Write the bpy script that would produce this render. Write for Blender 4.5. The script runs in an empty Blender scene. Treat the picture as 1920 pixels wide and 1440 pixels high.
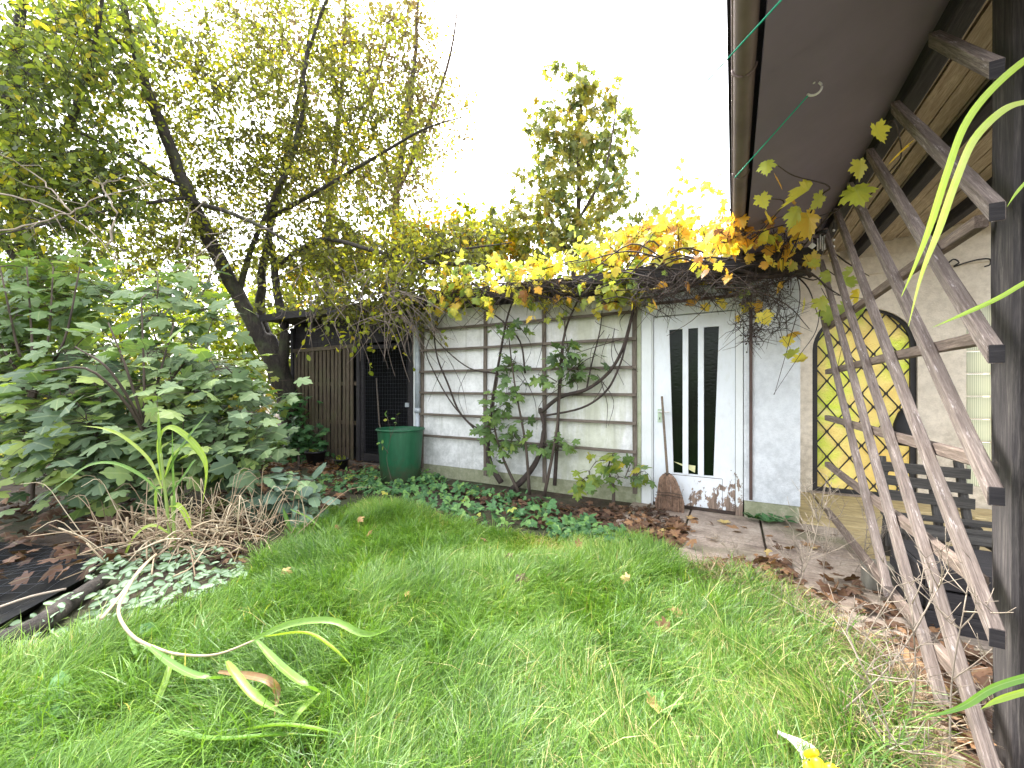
import bpy, math, random
import numpy as np
from mathutils import Vector, Matrix, Quaternion

SC = bpy.context.scene
COL = SC.collection
R = math.radians
rng = np.random.default_rng(7)
random.seed(7)

# ------------------------------------------------------------------ camera, sky, sun, exposure
H = 1.3
YAW = 29.1
cam = bpy.data.cameras.new('camera')
cam_o = bpy.data.objects.new('camera', cam)
COL.objects.link(cam_o)
cam.sensor_width = 36.0
cam.lens = 745 / 1920 * 36.0
cam.shift_y = 15 / 1920
cam.clip_start = 0.02
cam.clip_end = 1000
cam_o.location = (0, 0, H)
cam_o.rotation_euler = (R(90), 0, R(YAW))
SC.camera = cam_o

SUN_DIR = Vector((-0.5, 0.42, 0.95)).normalized()
w = bpy.data.worlds.new('World')
SC.world = w
w.use_nodes = True
nt = w.node_tree
bg = nt.nodes['Background']
sky = nt.nodes.new('ShaderNodeTexSky')
sky.sky_type = 'NISHITA'
sky.sun_disc = False
sky.sun_elevation = math.asin(SUN_DIR.z)
sky.sun_rotation = math.atan2(SUN_DIR.x, SUN_DIR.y)
sky.air_density = 1.0
sky.dust_density = 4.0
hs = nt.nodes.new('ShaderNodeHueSaturation')
hs.inputs['Saturation'].default_value = 0.22
nt.links.new(sky.outputs[0], hs.inputs['Color'])
nt.links.new(hs.outputs[0], bg.inputs['Color'])
bg.inputs['Strength'].default_value = 0.15
sun = bpy.data.lights.new('sun', 'SUN')
sun.energy = 1.2
sun.angle = R(14)
sun.color = (1.0, 0.95, 0.86)
sun_o = bpy.data.objects.new('sun', sun)
COL.objects.link(sun_o)
sun_o.rotation_euler = SUN_DIR.to_track_quat('Z', 'Y').to_euler()
sun_o.location = (-4, 6, 12)

SC.view_settings.view_transform = 'Standard'
SC.view_settings.look = 'None'
SC.view_settings.gamma = 1.0
SC.view_settings.exposure = 3.0

# ------------------------------------------------------------------ where things stand (sight lines of a 745 px lens, eye at 1.3 m)
F = 745.0
SY, CY = math.sin(R(YAW)), math.cos(R(YAW))
def pt(u, v, t):
    r = (u - 960) / F
    return np.array([t * (-SY + CY * r), t * (CY + SY * r), H + (735 - v) / F * t])
def on_y(u, v, y):
    r = (u - 960) / F
    return pt(u, v, y / (CY + SY * r))
def on_x(u, v, x):
    r = (u - 960) / F
    return pt(u, v, x / (-SY + CY * r))
def on_z(u, v, z=0.0):
    return pt(u, v, (z - H) * F / (735 - v))
def proj(P):
    P = np.asarray(P, float)
    rr = P[..., 0] * CY + P[..., 1] * SY
    ff = -P[..., 0] * SY + P[..., 1] * CY
    return 960 + F * rr / ff, 735 - F * (P[..., 2] - H) / ff, ff

# ------------------------------------------------------------------ helpers
def tag(o, label=None, cat=None, group=None, kind=None):
    if label: o['label'] = label
    if cat: o['category'] = cat
    if group: o['group'] = group
    if kind: o['kind'] = kind
    return o
def empty(name, loc, label, cat, group=None):
    o = bpy.data.objects.new(name, None)
    COL.objects.link(o)
    o.location = loc
    o.empty_display_size = 0.1
    bpy.context.view_layer.update()
    return tag(o, label, cat, group)

def wloc(o):
    t = np.zeros(3)
    while o is not None:
        t = t + np.array(o.location); o = o.parent
    return t

class MB:
    """collects verts / polygons / per-vertex tint and links them as one mesh"""
    def __init__(s):
        s.v, s.f, s.t, s.m, s.n = [], {3: [], 4: []}, [], [], 0
    def add(s, verts, faces, tint=0.5, mid=None):
        verts = np.asarray(verts, float).reshape(-1, 3)
        faces = np.asarray(faces, int)
        s.f[faces.shape[1]].append(faces + s.n)
        s.v.append(verts)
        s.t.append(np.broadcast_to(np.asarray(tint, float), (len(verts),)))
        s.m.append(np.zeros(len(verts)) if mid is None else np.asarray(mid, float))
        s.n += len(verts)
    def box(s, lo, hi, tint=0.5):
        x0, y0, z0 = lo; x1, y1, z1 = hi
        v = [(x0,y0,z0),(x1,y0,z0),(x1,y1,z0),(x0,y1,z0),(x0,y0,z1),(x1,y0,z1),(x1,y1,z1),(x0,y1,z1)]
        s.add(v, [(3,2,1,0),(4,5,6,7),(0,1,5,4),(1,2,6,5),(2,3,7,6),(3,0,4,7)], tint)
    def tube(s, pts, rad, sides=5, tint=0.5, cap=True):
        p = np.asarray(pts, float); n = len(p)
        rad = np.broadcast_to(np.asarray(rad, float), (n,))
        d = np.gradient(p, axis=0)
        d /= np.linalg.norm(d, axis=1)[:, None] + 1e-9
        a = np.array([0, 0, 1.0]) if abs(d[0, 2]) < 0.9 else np.array([1.0, 0, 0])
        x = np.cross(np.broadcast_to(a, d.shape), d)
        nx = np.linalg.norm(x, axis=1)[:, None]
        x = np.where(nx > 0.05, x / (nx + 1e-9), np.array([1.0, 0, 0]))
        y = np.cross(d, x)
        th = np.arange(sides) * 2 * math.pi / sides
        ring = p[:, None] + rad[:, None, None] * (np.cos(th)[None, :, None] * x[:, None] + np.sin(th)[None, :, None] * y[:, None])
        i = np.arange(n - 1)[:, None] * sides; k = np.arange(sides)[None]; k2 = (k + 1) % sides
        q = np.stack([i + k, i + k2, i + sides + k2, i + sides + k], -1).reshape(-1, 4)
        base = s.n
        s.add(ring.reshape(-1, 3), q, tint)
        if cap and sides >= 3:
            for e, o in ((0, -1), (n - 1, 1)):
                c = np.arange(sides) + e * sides
                c = c[::-1] if o < 0 else c
                tri = np.array([(c[0], c[j], c[j + 1]) for j in range(1, sides - 1)])
                s.f[3].append(tri + base)
    def ribbon(s, pts, width, tint=0.5, up=(0, 0, 1), fold=0.25):
        p = np.asarray(pts, float); n = len(p)
        wd = np.broadcast_to(np.asarray(width, float), (n,))
        d = np.gradient(p, axis=0); d /= np.linalg.norm(d, axis=1)[:, None] + 1e-9
        u = np.asarray(up, float)
        x = np.cross(d, np.broadcast_to(u, d.shape))
        x /= np.linalg.norm(x, axis=1)[:, None] + 1e-6
        nn = np.cross(x, d)
        L = p - x * wd[:, None] / 2 + nn * wd[:, None] * fold
        Rr = p + x * wd[:, None] / 2 + nn * wd[:, None] * fold
        v = np.stack([L, p, Rr], 1).reshape(-1, 3)
        i = np.arange(n - 1) * 3
        q = np.concatenate([np.stack([i, i+1, i+4, i+3], 1), np.stack([i+1, i+2, i+5, i+4], 1)])
        s.add(v, q, tint, np.tile([1, 0, 1], n))
    def build(s, name, mat, parent=None, smooth=True):
        me = bpy.data.meshes.new(name)
        v = np.concatenate(s.v) if s.v else np.zeros((0, 3))
        if parent is not None:
            v = v - wloc(parent)
        me.vertices.add(len(v)); me.vertices.foreach_set('co', v.astype(np.float32).ravel())
        idx, tot = [], []
        for k in (3, 4):
            if s.f[k]:
                a = np.concatenate(s.f[k]); idx.append(a.ravel()); tot.append(np.full(len(a), k))
        idx = np.concatenate(idx); tot = np.concatenate(tot)
        me.loops.add(len(idx)); me.loops.foreach_set('vertex_index', idx.astype(np.int32))
        me.polygons.add(len(tot))
        st = np.concatenate([[0], np.cumsum(tot)[:-1]])
        me.polygons.foreach_set('loop_start', st.astype(np.int32))
        me.polygons.foreach_set('loop_total', tot.astype(np.int32))
        me.update(calc_edges=True)
        at = me.attributes.new('tint', 'FLOAT', 'POINT'); at.data.foreach_set('value', np.concatenate(s.t).astype(np.float32))
        at = me.attributes.new('mid', 'FLOAT', 'POINT'); at.data.foreach_set('value', np.concatenate(s.m).astype(np.float32))
        me.polygons.foreach_set('use_smooth', np.full(len(tot), smooth))
        me.validate()
        me.materials.append(mat)
        o = bpy.data.objects.new(name, me)
        COL.objects.link(o)
        if parent is not None: o.parent = parent
        return o

def smooth_path(pts, n=4):
    """Catmull-Rom through pts"""
    p = np.asarray(pts, float)
    if len(p) < 3: return p
    e = np.concatenate([[2 * p[0] - p[1]], p, [2 * p[-1] - p[-2]]])
    out = []
    for i in range(1, len(e) - 2):
        for k in range(n):
            t = k / n
            out.append(0.5 * (2*e[i] + (e[i+1]-e[i-1])*t + (2*e[i-1]-5*e[i]+4*e[i+1]-e[i+2])*t*t + (3*e[i]-e[i-1]-3*e[i+1]+e[i+2])*t**3))
    out.append(p[-1])
    return np.array(out)
def interp(vals, n):
    return np.interp(np.linspace(0, 1, n), np.linspace(0, 1, len(vals)), vals)
def unit(a):
    return a / (np.linalg.norm(a, axis=-1, keepdims=True) + 1e-9)

def plank(name, p0, p1, wy, wz, mat, parent, up=(0, 0, 1), rough=0.002, endcut=None):
    """a worn timber with its own axes: local X along the grain"""
    p0, p1 = Vector(p0), Vector(p1)
    d = (p1 - p0); L = d.length; d.normalize()
    z = Vector(up); z = (z - d * z.dot(d)).normalized(); y = z.cross(d)
    n = max(2, int(L / 0.12))
    mb = MB(); vs = []
    c = min(wy, wz) * 0.09
    prof = [(-wy/2+c,-wz/2),(wy/2-c,-wz/2),(wy/2,-wz/2+c),(wy/2,wz/2-c),(wy/2-c,wz/2),(-wy/2+c,wz/2),(-wy/2,wz/2-c),(-wy/2,-wz/2+c)]
    ph = random.uniform(0, 6)
    for i in range(n + 1):
        x = L * i / n
        oy = rough * 1.5 * math.sin(x * 2.3 + ph); oz = rough * 1.5 * math.cos(x * 1.7 + ph)
        for a, b in prof:
            xx = x
            if endcut is not None and i == n: xx = x + endcut * b
            if endcut is not None and i == 0: xx = x + endcut * b
            vs.append((xx, a + oy + random.uniform(-rough, rough) * .6, b + oz + random.uniform(-rough, rough) * .6))
    q = [(i*8+k, i*8+(k+1) % 8, (i+1)*8+(k+1) % 8, (i+1)*8+k) for i in range(n) for k in range(8)]
    mb.add(vs, q)
    for e in (0, n):
        c8 = [e*8+k for k in range(8)]
        if e == 0: c8 = c8[::-1]
        mb.f[4].append(np.array([(c8[0], c8[1], c8[2], c8[7]), (c8[7], c8[2], c8[3], c8[6]), (c8[6], c8[3], c8[4], c8[5])]))
    o = mb.build(name, mat, None, smooth=False)
    M = Matrix((d, y, z)).transposed().to_4x4(); M.translation = p0
    if parent is not None:
        o.parent = parent
        M = Matrix.Translation(Vector(-wloc(parent))) @ M
    o.matrix_local = M
    return o

# ------------------------------------------------------------------ materials
def nmat(name):
    m = bpy.data.materials.new(name); m.use_nodes = True
    n = m.node_tree; b = n.nodes['Principled BSDF']
    b.inputs['Roughness'].default_value = 0.8
    return m, n, b
def nd(n, typ, **kw):
    x = n.nodes.new(typ)
    for k, v in kw.items(): setattr(x, k, v)
    return x
def coord(n, kind='Object', scale=(1, 1, 1)):
    c = nd(n, 'ShaderNodeTexCoord'); mp = nd(n, 'ShaderNodeMapping')
    mp.inputs['Scale'].default_value = scale
    n.links.new(c.outputs[kind], mp.inputs['Vector'])
    return mp.outputs[0]
def wpos(n, scale=(1, 1, 1)):
    g = nd(n, 'ShaderNodeNewGeometry'); mp = nd(n, 'ShaderNodeMapping')
    mp.inputs['Scale'].default_value = scale
    n.links.new(g.outputs['Position'], mp.inputs['Vector'])
    return mp.outputs[0]
def noise(n, vec, scale, detail=5, rough=0.6, dist=0.0):
    x = nd(n, 'ShaderNodeTexNoise')
    x.inputs['Scale'].default_value = scale; x.inputs['Detail'].default_value = detail
    x.inputs['Roughness'].default_value = rough; x.inputs['Distortion'].default_value = dist
    n.links.new(vec, x.inputs['Vector'])
    return x.outputs['Fac']
def ramp(n, fac, stops, interp_='LINEAR'):
    x = nd(n, 'ShaderNodeValToRGB'); e = x.color_ramp.elements
    x.color_ramp.interpolation = interp_
    while len(e) < len(stops): e.new(0.5)
    for el, (p, c) in zip(e, stops):
        el.position = p
        el.color = (c, c, c, 1) if isinstance(c, (int, float)) else (*c, 1)
    n.links.new(fac, x.inputs[0])
    return x.outputs[0]
def mix(n, fac, a, b, typ='MIX'):
    x = nd(n, 'ShaderNodeMix', data_type='RGBA', blend_type=typ)
    for s, v in ((0, fac), (6, a), (7, b)):
        if isinstance(v, (int, float)): x.inputs[s].default_value = v if s == 0 else (v, v, v, 1)
        elif isinstance(v, tuple): x.inputs[s].default_value = (*v, 1)
        else: n.links.new(v, x.inputs[s])
    return x.outputs[2]
def math_(n, op, a, b=None):
    x = nd(n, 'ShaderNodeMath', operation=op)
    for i, v in ((0, a), (1, b)):
        if v is None: continue
        if isinstance(v, (int, float)): x.inputs[i].default_value = v
        else: n.links.new(v, x.inputs[i])
    return x.outputs[0]
def sep(n, vec):
    x = nd(n, 'ShaderNodeSeparateXYZ'); n.links.new(vec, x.inputs[0]); return x.outputs
def bump(n, b, h, strength=0.4, dist=0.01):
    x = nd(n, 'ShaderNodeBump'); x.inputs['Strength'].default_value = strength; x.inputs['Distance'].default_value = dist
    n.links.new(h, x.inputs['Height']); n.links.new(x.outputs[0], b.inputs['Normal'])
def plain(name, c, rough=0.7, metal=0.0, var=0.25, scale=8):
    m, n, b = nmat(name)
    f = noise(n, coord(n), scale)
    lo = tuple(x * (1 - var) for x in c); hi = tuple(min(1, x * (1 + var)) for x in c)
    n.links.new(ramp(n, f, [(0.3, lo), (0.7, hi)]), b.inputs['Base Color'])
    b.inputs['Roughness'].default_value = rough; b.inputs['Metallic'].default_value = metal
    bump(n, b, noise(n, coord(n), scale * 6), 0.15, 0.003)
    return m
def wood(name, dark, mid, light, grain=(3, 50, 50), rough=0.85, green=None, white=None):
    """weathered timber, the grain runs along local X"""
    m, n, b = nmat(name)
    v = coord(n, 'Object', grain)
    oi = nd(n, 'ShaderNodeObjectInfo')
    vv = nd(n, 'ShaderNodeVectorMath', operation='ADD'); n.links.new(v, vv.inputs[0])
    sc = nd(n, 'ShaderNodeVectorMath', operation='SCALE'); sc.inputs[3].default_value = 60
    n.links.new(oi.outputs['Random'], sc.inputs[0]); n.links.new(sc.outputs[0], vv.inputs[1])
    f = noise(n, vv.outputs[0], 1.6, 7, 0.68, 0.4)
    c = ramp(n, f, [(0.28, dark), (0.5, mid), (0.74, light)])
    fn = noise(n, vv.outputs[0], 5.5, 4, 0.7)
    c = mix(n, ramp(n, fn, [(0.42, 0.45), (0.55, 0.0)]), c, tuple(x * 0.5 for x in dark))
    f2 = noise(n, coord(n, 'Object', (1.3, 4, 4)), 2.2, 4)
    c = mix(n, ramp(n, f2, [(0.4, 0.0), (0.62, 0.55)]), c, tuple(x * 0.55 for x in mid))
    if white:
        f3 = noise(n, coord(n, 'Object', (6, 40, 40)), 1.5, 6, 0.75)
        c = mix(n, ramp(n, f3, [(0.58, 0.0), (0.68, 0.75)]), c, white)
    if green:
        f4 = noise(n, wpos(n), 3.0, 4)
        c = mix(n, ramp(n, f4, [(0.5, 0.0), (0.7, 0.6)]), c, green)
    n.links.new(c, b.inputs['Base Color'])
    b.inputs['Roughness'].default_value = rough
    bump(n, b, f, 0.9 if name == 'bark' else 0.6, 0.03 if name == 'bark' else 0.004)
    return m
def leaf(name, stops, trans=0.45, rough=0.45, spec=0.3, vein=0.12, white_mid=None, tcol=(1.25, 1.25, 0.5)):
    m, n, b = nmat(name)
    a = nd(n, 'ShaderNodeAttribute'); a.attribute_name = 'tint'
    g = nd(n, 'ShaderNodeAttribute'); g.attribute_name = 'mid'
    f = noise(n, wpos(n), 25, 3)
    fac = math_(n, 'ADD', a.outputs['Fac'], math_(n, 'MULTIPLY', math_(n, 'SUBTRACT', f, 0.5), 0.16))
    c = ramp(n, fac, stops)
    if vein:
        c = mix(n, ramp(n, g.outputs['Fac'], [(0.0, vein), (0.16, 0.0)]), c, (0.45, 0.5, 0.25))
    if white_mid:
        c = mix(n, ramp(n, g.outputs['Fac'], [(0.1, 0.9), (0.55, 0.75), (0.8, 0.0)]), c, white_mid)
    n.links.new(c, b.inputs['Base Color'])
    b.inputs['Roughness'].default_value = rough
    b.inputs['Specular IOR Level'].default_value = spec
    t = nd(n, 'ShaderNodeBsdfTranslucent')
    n.links.new(mix(n, 1.0, c, tcol, 'MULTIPLY'), t.inputs['Color'])
    ms = nd(n, 'ShaderNodeMixShader'); ms.inputs[0].default_value = trans
    n.links.new(b.outputs[0], ms.inputs[1]); n.links.new(t.outputs[0], ms.inputs[2])
    n.links.new(ms.outputs[0], n.nodes['Material Output'].inputs['Surface'])
    return m

M = {}
def ground_mat():
    m, n, b = nmat('soil')
    p = wpos(n)
    f = noise(n, p, 9, 8, 0.7); f2 = noise(n, p, 1.1, 4)
    c = ramp(n, f, [(0.3, (0.018, 0.012, 0.008)), (0.55, (0.06, 0.04, 0.026)), (0.75, (0.13, 0.09, 0.055))])
    c = mix(n, ramp(n, f2, [(0.45, 0.0), (0.6, 0.7)]), c, (0.035, 0.055, 0.015))
    n.links.new(c, b.inputs['Base Color']); b.inputs['Roughness'].default_value = 0.95
    bump(n, b, f, 0.8, 0.03)
    return m
M['soil'] = ground_mat()
def paving_mat():
    m, n, b = nmat('concrete_slab')
    p = wpos(n); s = sep(n, p)
    f = noise(n, p, 3.2, 8, 0.7, 0.3); f2 = noise(n, p, 60, 3); f3 = noise(n, p, 1.3, 4)
    c = ramp(n, f, [(0.28, (0.13, 0.095, 0.075)), (0.5, (0.36, 0.29, 0.235)), (0.75, (0.56, 0.48, 0.40))])
    c = mix(n, ramp(n, f2, [(0.4, 0.35), (0.6, 0.0)]), c, (0.09, 0.07, 0.05))
    st = noise(n, wpos(n, (1.6, 14, 1)), 2.5, 6, 0.7)
    c = mix(n, ramp(n, st, [(0.5, 0.0), (0.66, 0.6)]), c, (0.13, 0.085, 0.055))
    c = mix(n, ramp(n, f3, [(0.52, 0.0), (0.66, 0.6)]), c, (0.11, 0.12, 0.045))
    n.links.new(c, b.inputs['Base Color']); b.inputs['Roughness'].default_value = 0.8
    bump(n, b, f, 0.35, 0.01)
    return m
M['paving'] = paving_mat()
M['porch'] = None
def plaster_mat(name, base, dark, moss=True, fine=110):
    m, n, b = nmat(name)
    p = wpos(n); s = sep(n, p)
    f = noise(n, p, 2.6, 7, 0.7); g = noise(n, p, fine, 3, 0.6); h = noise(n, p, 14, 6, 0.75)
    c = ramp(n, f, [(0.3, tuple(x * 0.82 for x in base)), (0.6, base)])
    c = mix(n, ramp(n, h, [(0.42, 0.0), (0.75, 0.55)]), c, dark)
    low = ramp(n, math_(n, 'ADD', s[2], math_(n, 'MULTIPLY', math_(n, 'SUBTRACT', f, 0.5), 2.4)), [(0.15, 1.0), (1.0, 0.0)])
    c = mix(n, math_(n, 'MULTIPLY', low, ramp(n, h, [(0.35, 0.15), (0.6, 0.7)])), c, dark)
    if moss:
        dx = math_(n, 'ABSOLUTE', math_(n, 'ADD', s[0], 1.55))
        mk = ramp(n, math_(n, 'ADD', math_(n, 'MULTIPLY', dx, 0.8), math_(n, 'MULTIPLY', math_(n, 'SUBTRACT', noise(n, wpos(n, (3, 1, 0.6)), 2.2, 6, 0.7), 0.5), 1.6)), [(0.1, 0.5), (0.5, 0.0)])
        c = mix(n, mk, c, (0.40, 0.42, 0.22))
        sk = noise(n, wpos(n, (9, 1, 0.5)), 1.6, 5)
        c = mix(n, ramp(n, sk, [(0.55, 0.0), (0.72, 0.4)]), c, (0.34, 0.34, 0.27))
    n.links.new(c, b.inputs['Base Color']); b.inputs['Roughness'].default_value = 0.9
    bump(n, b, math_(n, 'ADD', g, h), 0.55, 0.008)
    return m
M['render'] = plaster_mat('white_render', (0.88, 0.88, 0.87), (0.46, 0.47, 0.45))
M['pillar'] = plaster_mat('pillar_render', (0.74, 0.77, 0.80), (0.42, 0.45, 0.47), moss=False)
M['plinth'] = plaster_mat('plinth_render', (0.42, 0.42, 0.30), (0.20, 0.22, 0.12), moss=False)
M['cream'] = plaster_mat('cream_render', (0.86, 0.77, 0.64), (0.42, 0.35, 0.26), moss=False, fine=60)
def paint_mat(name, base, lo, hi, wood_c=(0.22, 0.16, 0.12)):
    """old white paint, flaked to bare wood below a height"""
    m, n, b = nmat(name)
    p = wpos(n); s = sep(n, p)
    f = noise(n, wpos(n, (1, 1, 0.75)), 11, 6, 0.72); g = noise(n, p, 2.0, 4); e = noise(n, wpos(n, (1, 1, 0.35)), 26, 4, 0.7)
    hgt = nd(n, 'ShaderNodeMapRange'); n.links.new(s[2], hgt.inputs[0])
    hgt.inputs[1].default_value = lo; hgt.inputs[2].default_value = hi; hgt.inputs[3].default_value = 0.06; hgt.inputs[4].default_value = -0.27
    xr = nd(n, 'ShaderNodeMapRange'); n.links.new(s[0], xr.inputs[0])
    xr.inputs[1].default_value = -0.8; xr.inputs[2].default_value = 0.1; xr.inputs[3].default_value = -0.05; xr.inputs[4].default_value = 0.08
    k = math_(n, 'ADD', math_(n, 'ADD', math_(n, 'MULTIPLY', f, 0.65), math_(n, 'MULTIPLY', e, 0.35)), math_(n, 'ADD', hgt.outputs[0], xr.outputs[0]))
    mask = ramp(n, k, [(0.555, 0.0), (0.575, 1.0)])
    c = ramp(n, g, [(0.3, tuple(x * 0.88 for x in base)), (0.65, base)])
    c = mix(n, ramp(n, e, [(0.5, 0.0), (0.8, 0.35)]), c, (0.52, 0.53, 0.48))
    wd = ramp(n, noise(n, wpos(n, (30, 30, 3)), 2, 5), [(0.3, tuple(x * 0.4 for x in wood_c)), (0.7, tuple(x * 1.7 for x in wood_c))])
    c = mix(n, mask, c, wd)
    n.links.new(c, b.inputs['Base Color']); b.inputs['Roughness'].default_value = 0.55
    bump(n, b, math_(n, 'SUBTRACT', 1.0, mask), 0.5, 0.004)
    return m
M['door_paint'] = paint_mat('flaking_door_paint', (0.78, 0.82, 0.86), 0.15, 0.85)
M['frame_paint'] = paint_mat('frame_paint', (0.74, 0.77, 0.77), 0.0, 0.9)
M['trellis'] = wood('trellis_wood', (0.06, 0.046, 0.036), (0.18, 0.145, 0.115), (0.34, 0.285, 0.235))
M['lattice'] = wood('weathered_lattice', (0.085, 0.062, 0.055), (0.24, 0.19, 0.165), (0.46, 0.39, 0.345), white=(0.62, 0.56, 0.55))
M['rail'] = wood('weathered_rail', (0.085, 0.06, 0.05), (0.21, 0.155, 0.125), (0.40, 0.32, 0.26))
M['dark_wood'] = wood('tarred_wood', (0.012, 0.011, 0.014), (0.032, 0.028, 0.031), (0.075, 0.066, 0.066))
M['post'] = wood('painted_post', (0.028, 0.024, 0.027), (0.075, 0.065, 0.064), (0.21, 0.185, 0.165))
M['slat'] = wood('mossy_slat', (0.045, 0.032, 0.02), (0.12, 0.09, 0.06), (0.23, 0.175, 0.115), grain=(3, 50, 50), green=(0.10, 0.10, 0.05))
M['ceiling'] = wood('ceiling_board', (0.26, 0.19, 0.12), (0.48, 0.38, 0.26), (0.62, 0.51, 0.37), grain=(2, 30, 30))
M['soffit'] = plain('soffit_board', (0.19, 0.155, 0.20), 0.8, var=0.14, scale=1.3)
M['gutter'] = plain('gutter_zinc', (0.17, 0.125, 0.115), 0.8, 0.0, var=0.25, scale=3)
M['felt'] = plain('roofing_felt', (0.045, 0.04, 0.035), 0.95, var=0.5, scale=5)
M['brown'] = plain('brown_strip', (0.085, 0.05, 0.04), 0.6)
M['bark'] = wood('bark', (0.012, 0.009, 0.008), (0.04, 0.031, 0.025), (0.095, 0.078, 0.06), grain=(9, 9, 2.5), green=(0.07, 0.085, 0.035))
M['twig'] = plain('twig_bark', (0.075, 0.055, 0.042), 0.85, var=0.5, scale=3)
M['paletwig'] = plain('pale_twig', (0.29, 0.24, 0.19), 0.85, var=0.35, scale=3)
M['vinebark'] = plain('vine_bark', (0.05, 0.036, 0.03), 0.9, var=0.5, scale=12)
M['straw'] = leaf('straw', [(0.0, (0.16, 0.10, 0.06)), (0.5, (0.42, 0.32, 0.21)), (1.0, (0.62, 0.53, 0.38))], 0.12, 0.7, vein=0)
def barrel_mat():
    m, n, b = nmat('green_plastic')
    f = noise(n, wpos(n, (3, 3, .7)), 5, 6, .7); s_ = sep(n, wpos(n))
    c = ramp(n, f, [(.3, (.006, .07, .028)), (.6, (.012, .105, .045)), (.78, (.06, .14, .08))])
    mud = ramp(n, math_(n, 'ADD', s_[2], math_(n, 'MULTIPLY', math_(n, 'SUBTRACT', noise(n, wpos(n), 9, 6, .7), .5), .7)), [(.05, .8), (.34, 0.0)])
    c = mix(n, mud, c, (.06, .055, .03))
    n.links.new(c, b.inputs['Base Color']); b.inputs['Roughness'].default_value = .5
    bump(n, b, noise(n, wpos(n), 40, 3), .15, .004)
    return m
M['barrel'] = barrel_mat()
M['darkglass'] = None
def glass_dark():
    m, n, b = nmat('dark_rippled_glass')
    n.links.new(ramp(n, noise(n, wpos(n), 2, 3), [(0.3, (0.003, 0.005, 0.003)), (0.7, (0.006, 0.014, 0.005))]), b.inputs['Base Color'])
    b.inputs['Roughness'].default_value = 0.12
    b.inputs['Specular IOR Level'].default_value = 0.14
    bump(n, b, noise(n, wpos(n, (6, 1, 14)), 3.5, 2), 0.16, 0.01)
    return m
M['darkglass'] = glass_dark()
def glass_yellow():
    m, n, b = nmat('yellow_hammered_glass')
    p = wpos(n); f = noise(n, p, 45, 3, 0.6); g = noise(n, wpos(n, (1, 1, 0.8)), 1.7, 3)
    c = ramp(n, g, [(0.32, (0.54, 0.37, 0.10)), (0.5, (0.62, 0.50, 0.16)), (0.62, (0.46, 0.54, 0.06)), (0.72, (0.66, 0.57, 0.26))])
    n.links.new(c, b.inputs['Base Color']); b.inputs['Roughness'].default_value = 0.15
    bump(n, b, f, 0.9, 0.02)
    t = nd(n, 'ShaderNodeBsdfTranslucent'); n.links.new(c, t.inputs['Color'])
    bp = [x for x in n.nodes if x.type == 'BUMP'][0]; n.links.new(bp.outputs[0], t.inputs['Normal'])
    ms = nd(n, 'ShaderNodeMixShader'); ms.inputs[0].default_value = 0.19
    n.links.new(b.outputs[0], ms.inputs[1]); n.links.new(t.outputs[0], ms.inputs[2])
    n.links.new(ms.outputs[0], n.nodes['Material Output'].inputs['Surface'])
    return m
M['yellowglass'] = glass_yellow()
def glass_block():
    m, n, b = nmat('ribbed_glass_block')
    wv = nd(n, 'ShaderNodeTexWave'); wv.inputs['Scale'].default_value = 22; wv.bands_direction = 'X'
    n.links.new(wpos(n), wv.inputs['Vector'])
    c = ramp(n, wv.outputs['Fac'], [(0.2, (0.50, 0.52, 0.42)), (0.8, (0.78, 0.80, 0.68))])
    n.links.new(c, b.inputs['Base Color']); b.inputs['Roughness'].default_value = 0.15
    t = nd(n, 'ShaderNodeBsdfTranslucent'); n.links.new(c, t.inputs['Color'])
    ms = nd(n, 'ShaderNodeMixShader'); ms.inputs[0].default_value = 0.6
    n.links.new(b.outputs[0], ms.inputs[1]); n.links.new(t.outputs[0], ms.inputs[2])
    n.links.new(ms.outputs[0], n.nodes['Material Output'].inputs['Surface'])
    return m
M['block'] = glass_block()
M['iron'] = plain('black_iron', (0.02, 0.018, 0.018), 0.6)
M['wire'] = plain('wire', (0.10, 0.11, 0.13), 0.5, 0.3)
M['brass'] = plain('pale_green_plate', (0.42, 0.52, 0.38), 0.5)
M['broom'] = plain('broom_fibre', (0.27, 0.175, 0.12), 0.95, var=0.5, scale=30)
M['broomstick'] = wood('broom_stick', (0.10, 0.07, 0.05), (0.20, 0.15, 0.11), (0.3, 0.24, 0.18))
M['card'] = plain('cream_card', (0.62, 0.60, 0.32), 0.8)
M['black'] = plain('black_plastic', (0.012, 0.012, 0.014), 0.55)
M['white'] = plain('white_enamel', (0.75, 0.74, 0.72), 0.4, var=0.1)
M['yellow'] = plain('yellow_plastic', (0.80, 0.56, 0.01), 0.45, var=0.15)
M['cord'] = plain('green_cord', (0.01, 0.36, 0.22), 0.6)
M['pipe'] = plain('zinc_pipe', (0.42, 0.46, 0.50), 0.5, 0.2)
M['stone'] = plain('grey_stone', (0.17, 0.16, 0.13), 0.9, var=0.4)
def pond_mat():
    m, n, b = nmat('pond_liner')
    c = ramp(n, noise(n, wpos(n, (1, 3, 1)), 4, 5), [(0.35, (0.006, 0.007, 0.009)), (0.7, (0.018, 0.017, 0.015))])
    n.links.new(c, b.inputs['Base Color']); b.inputs['Roughness'].default_value = 0.9; b.inputs['Specular IOR Level'].default_value = 0.15
    bump(n, b, noise(n, wpos(n), 7, 4), 0.5, 0.03)
    return m
M['pond'] = pond_mat()
G = lambda *a: list(a)
M['l_olive'] = leaf('olive_leaf', [(0.0, (0.085, 0.08, 0.045)), (0.35, (0.15, 0.16, 0.05)), (0.6, (0.22, 0.25, 0.05)), (0.85, (0.44, 0.43, 0.06)), (1.0, (0.66, 0.46, 0.05))], 0.68, vein=0)
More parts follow.
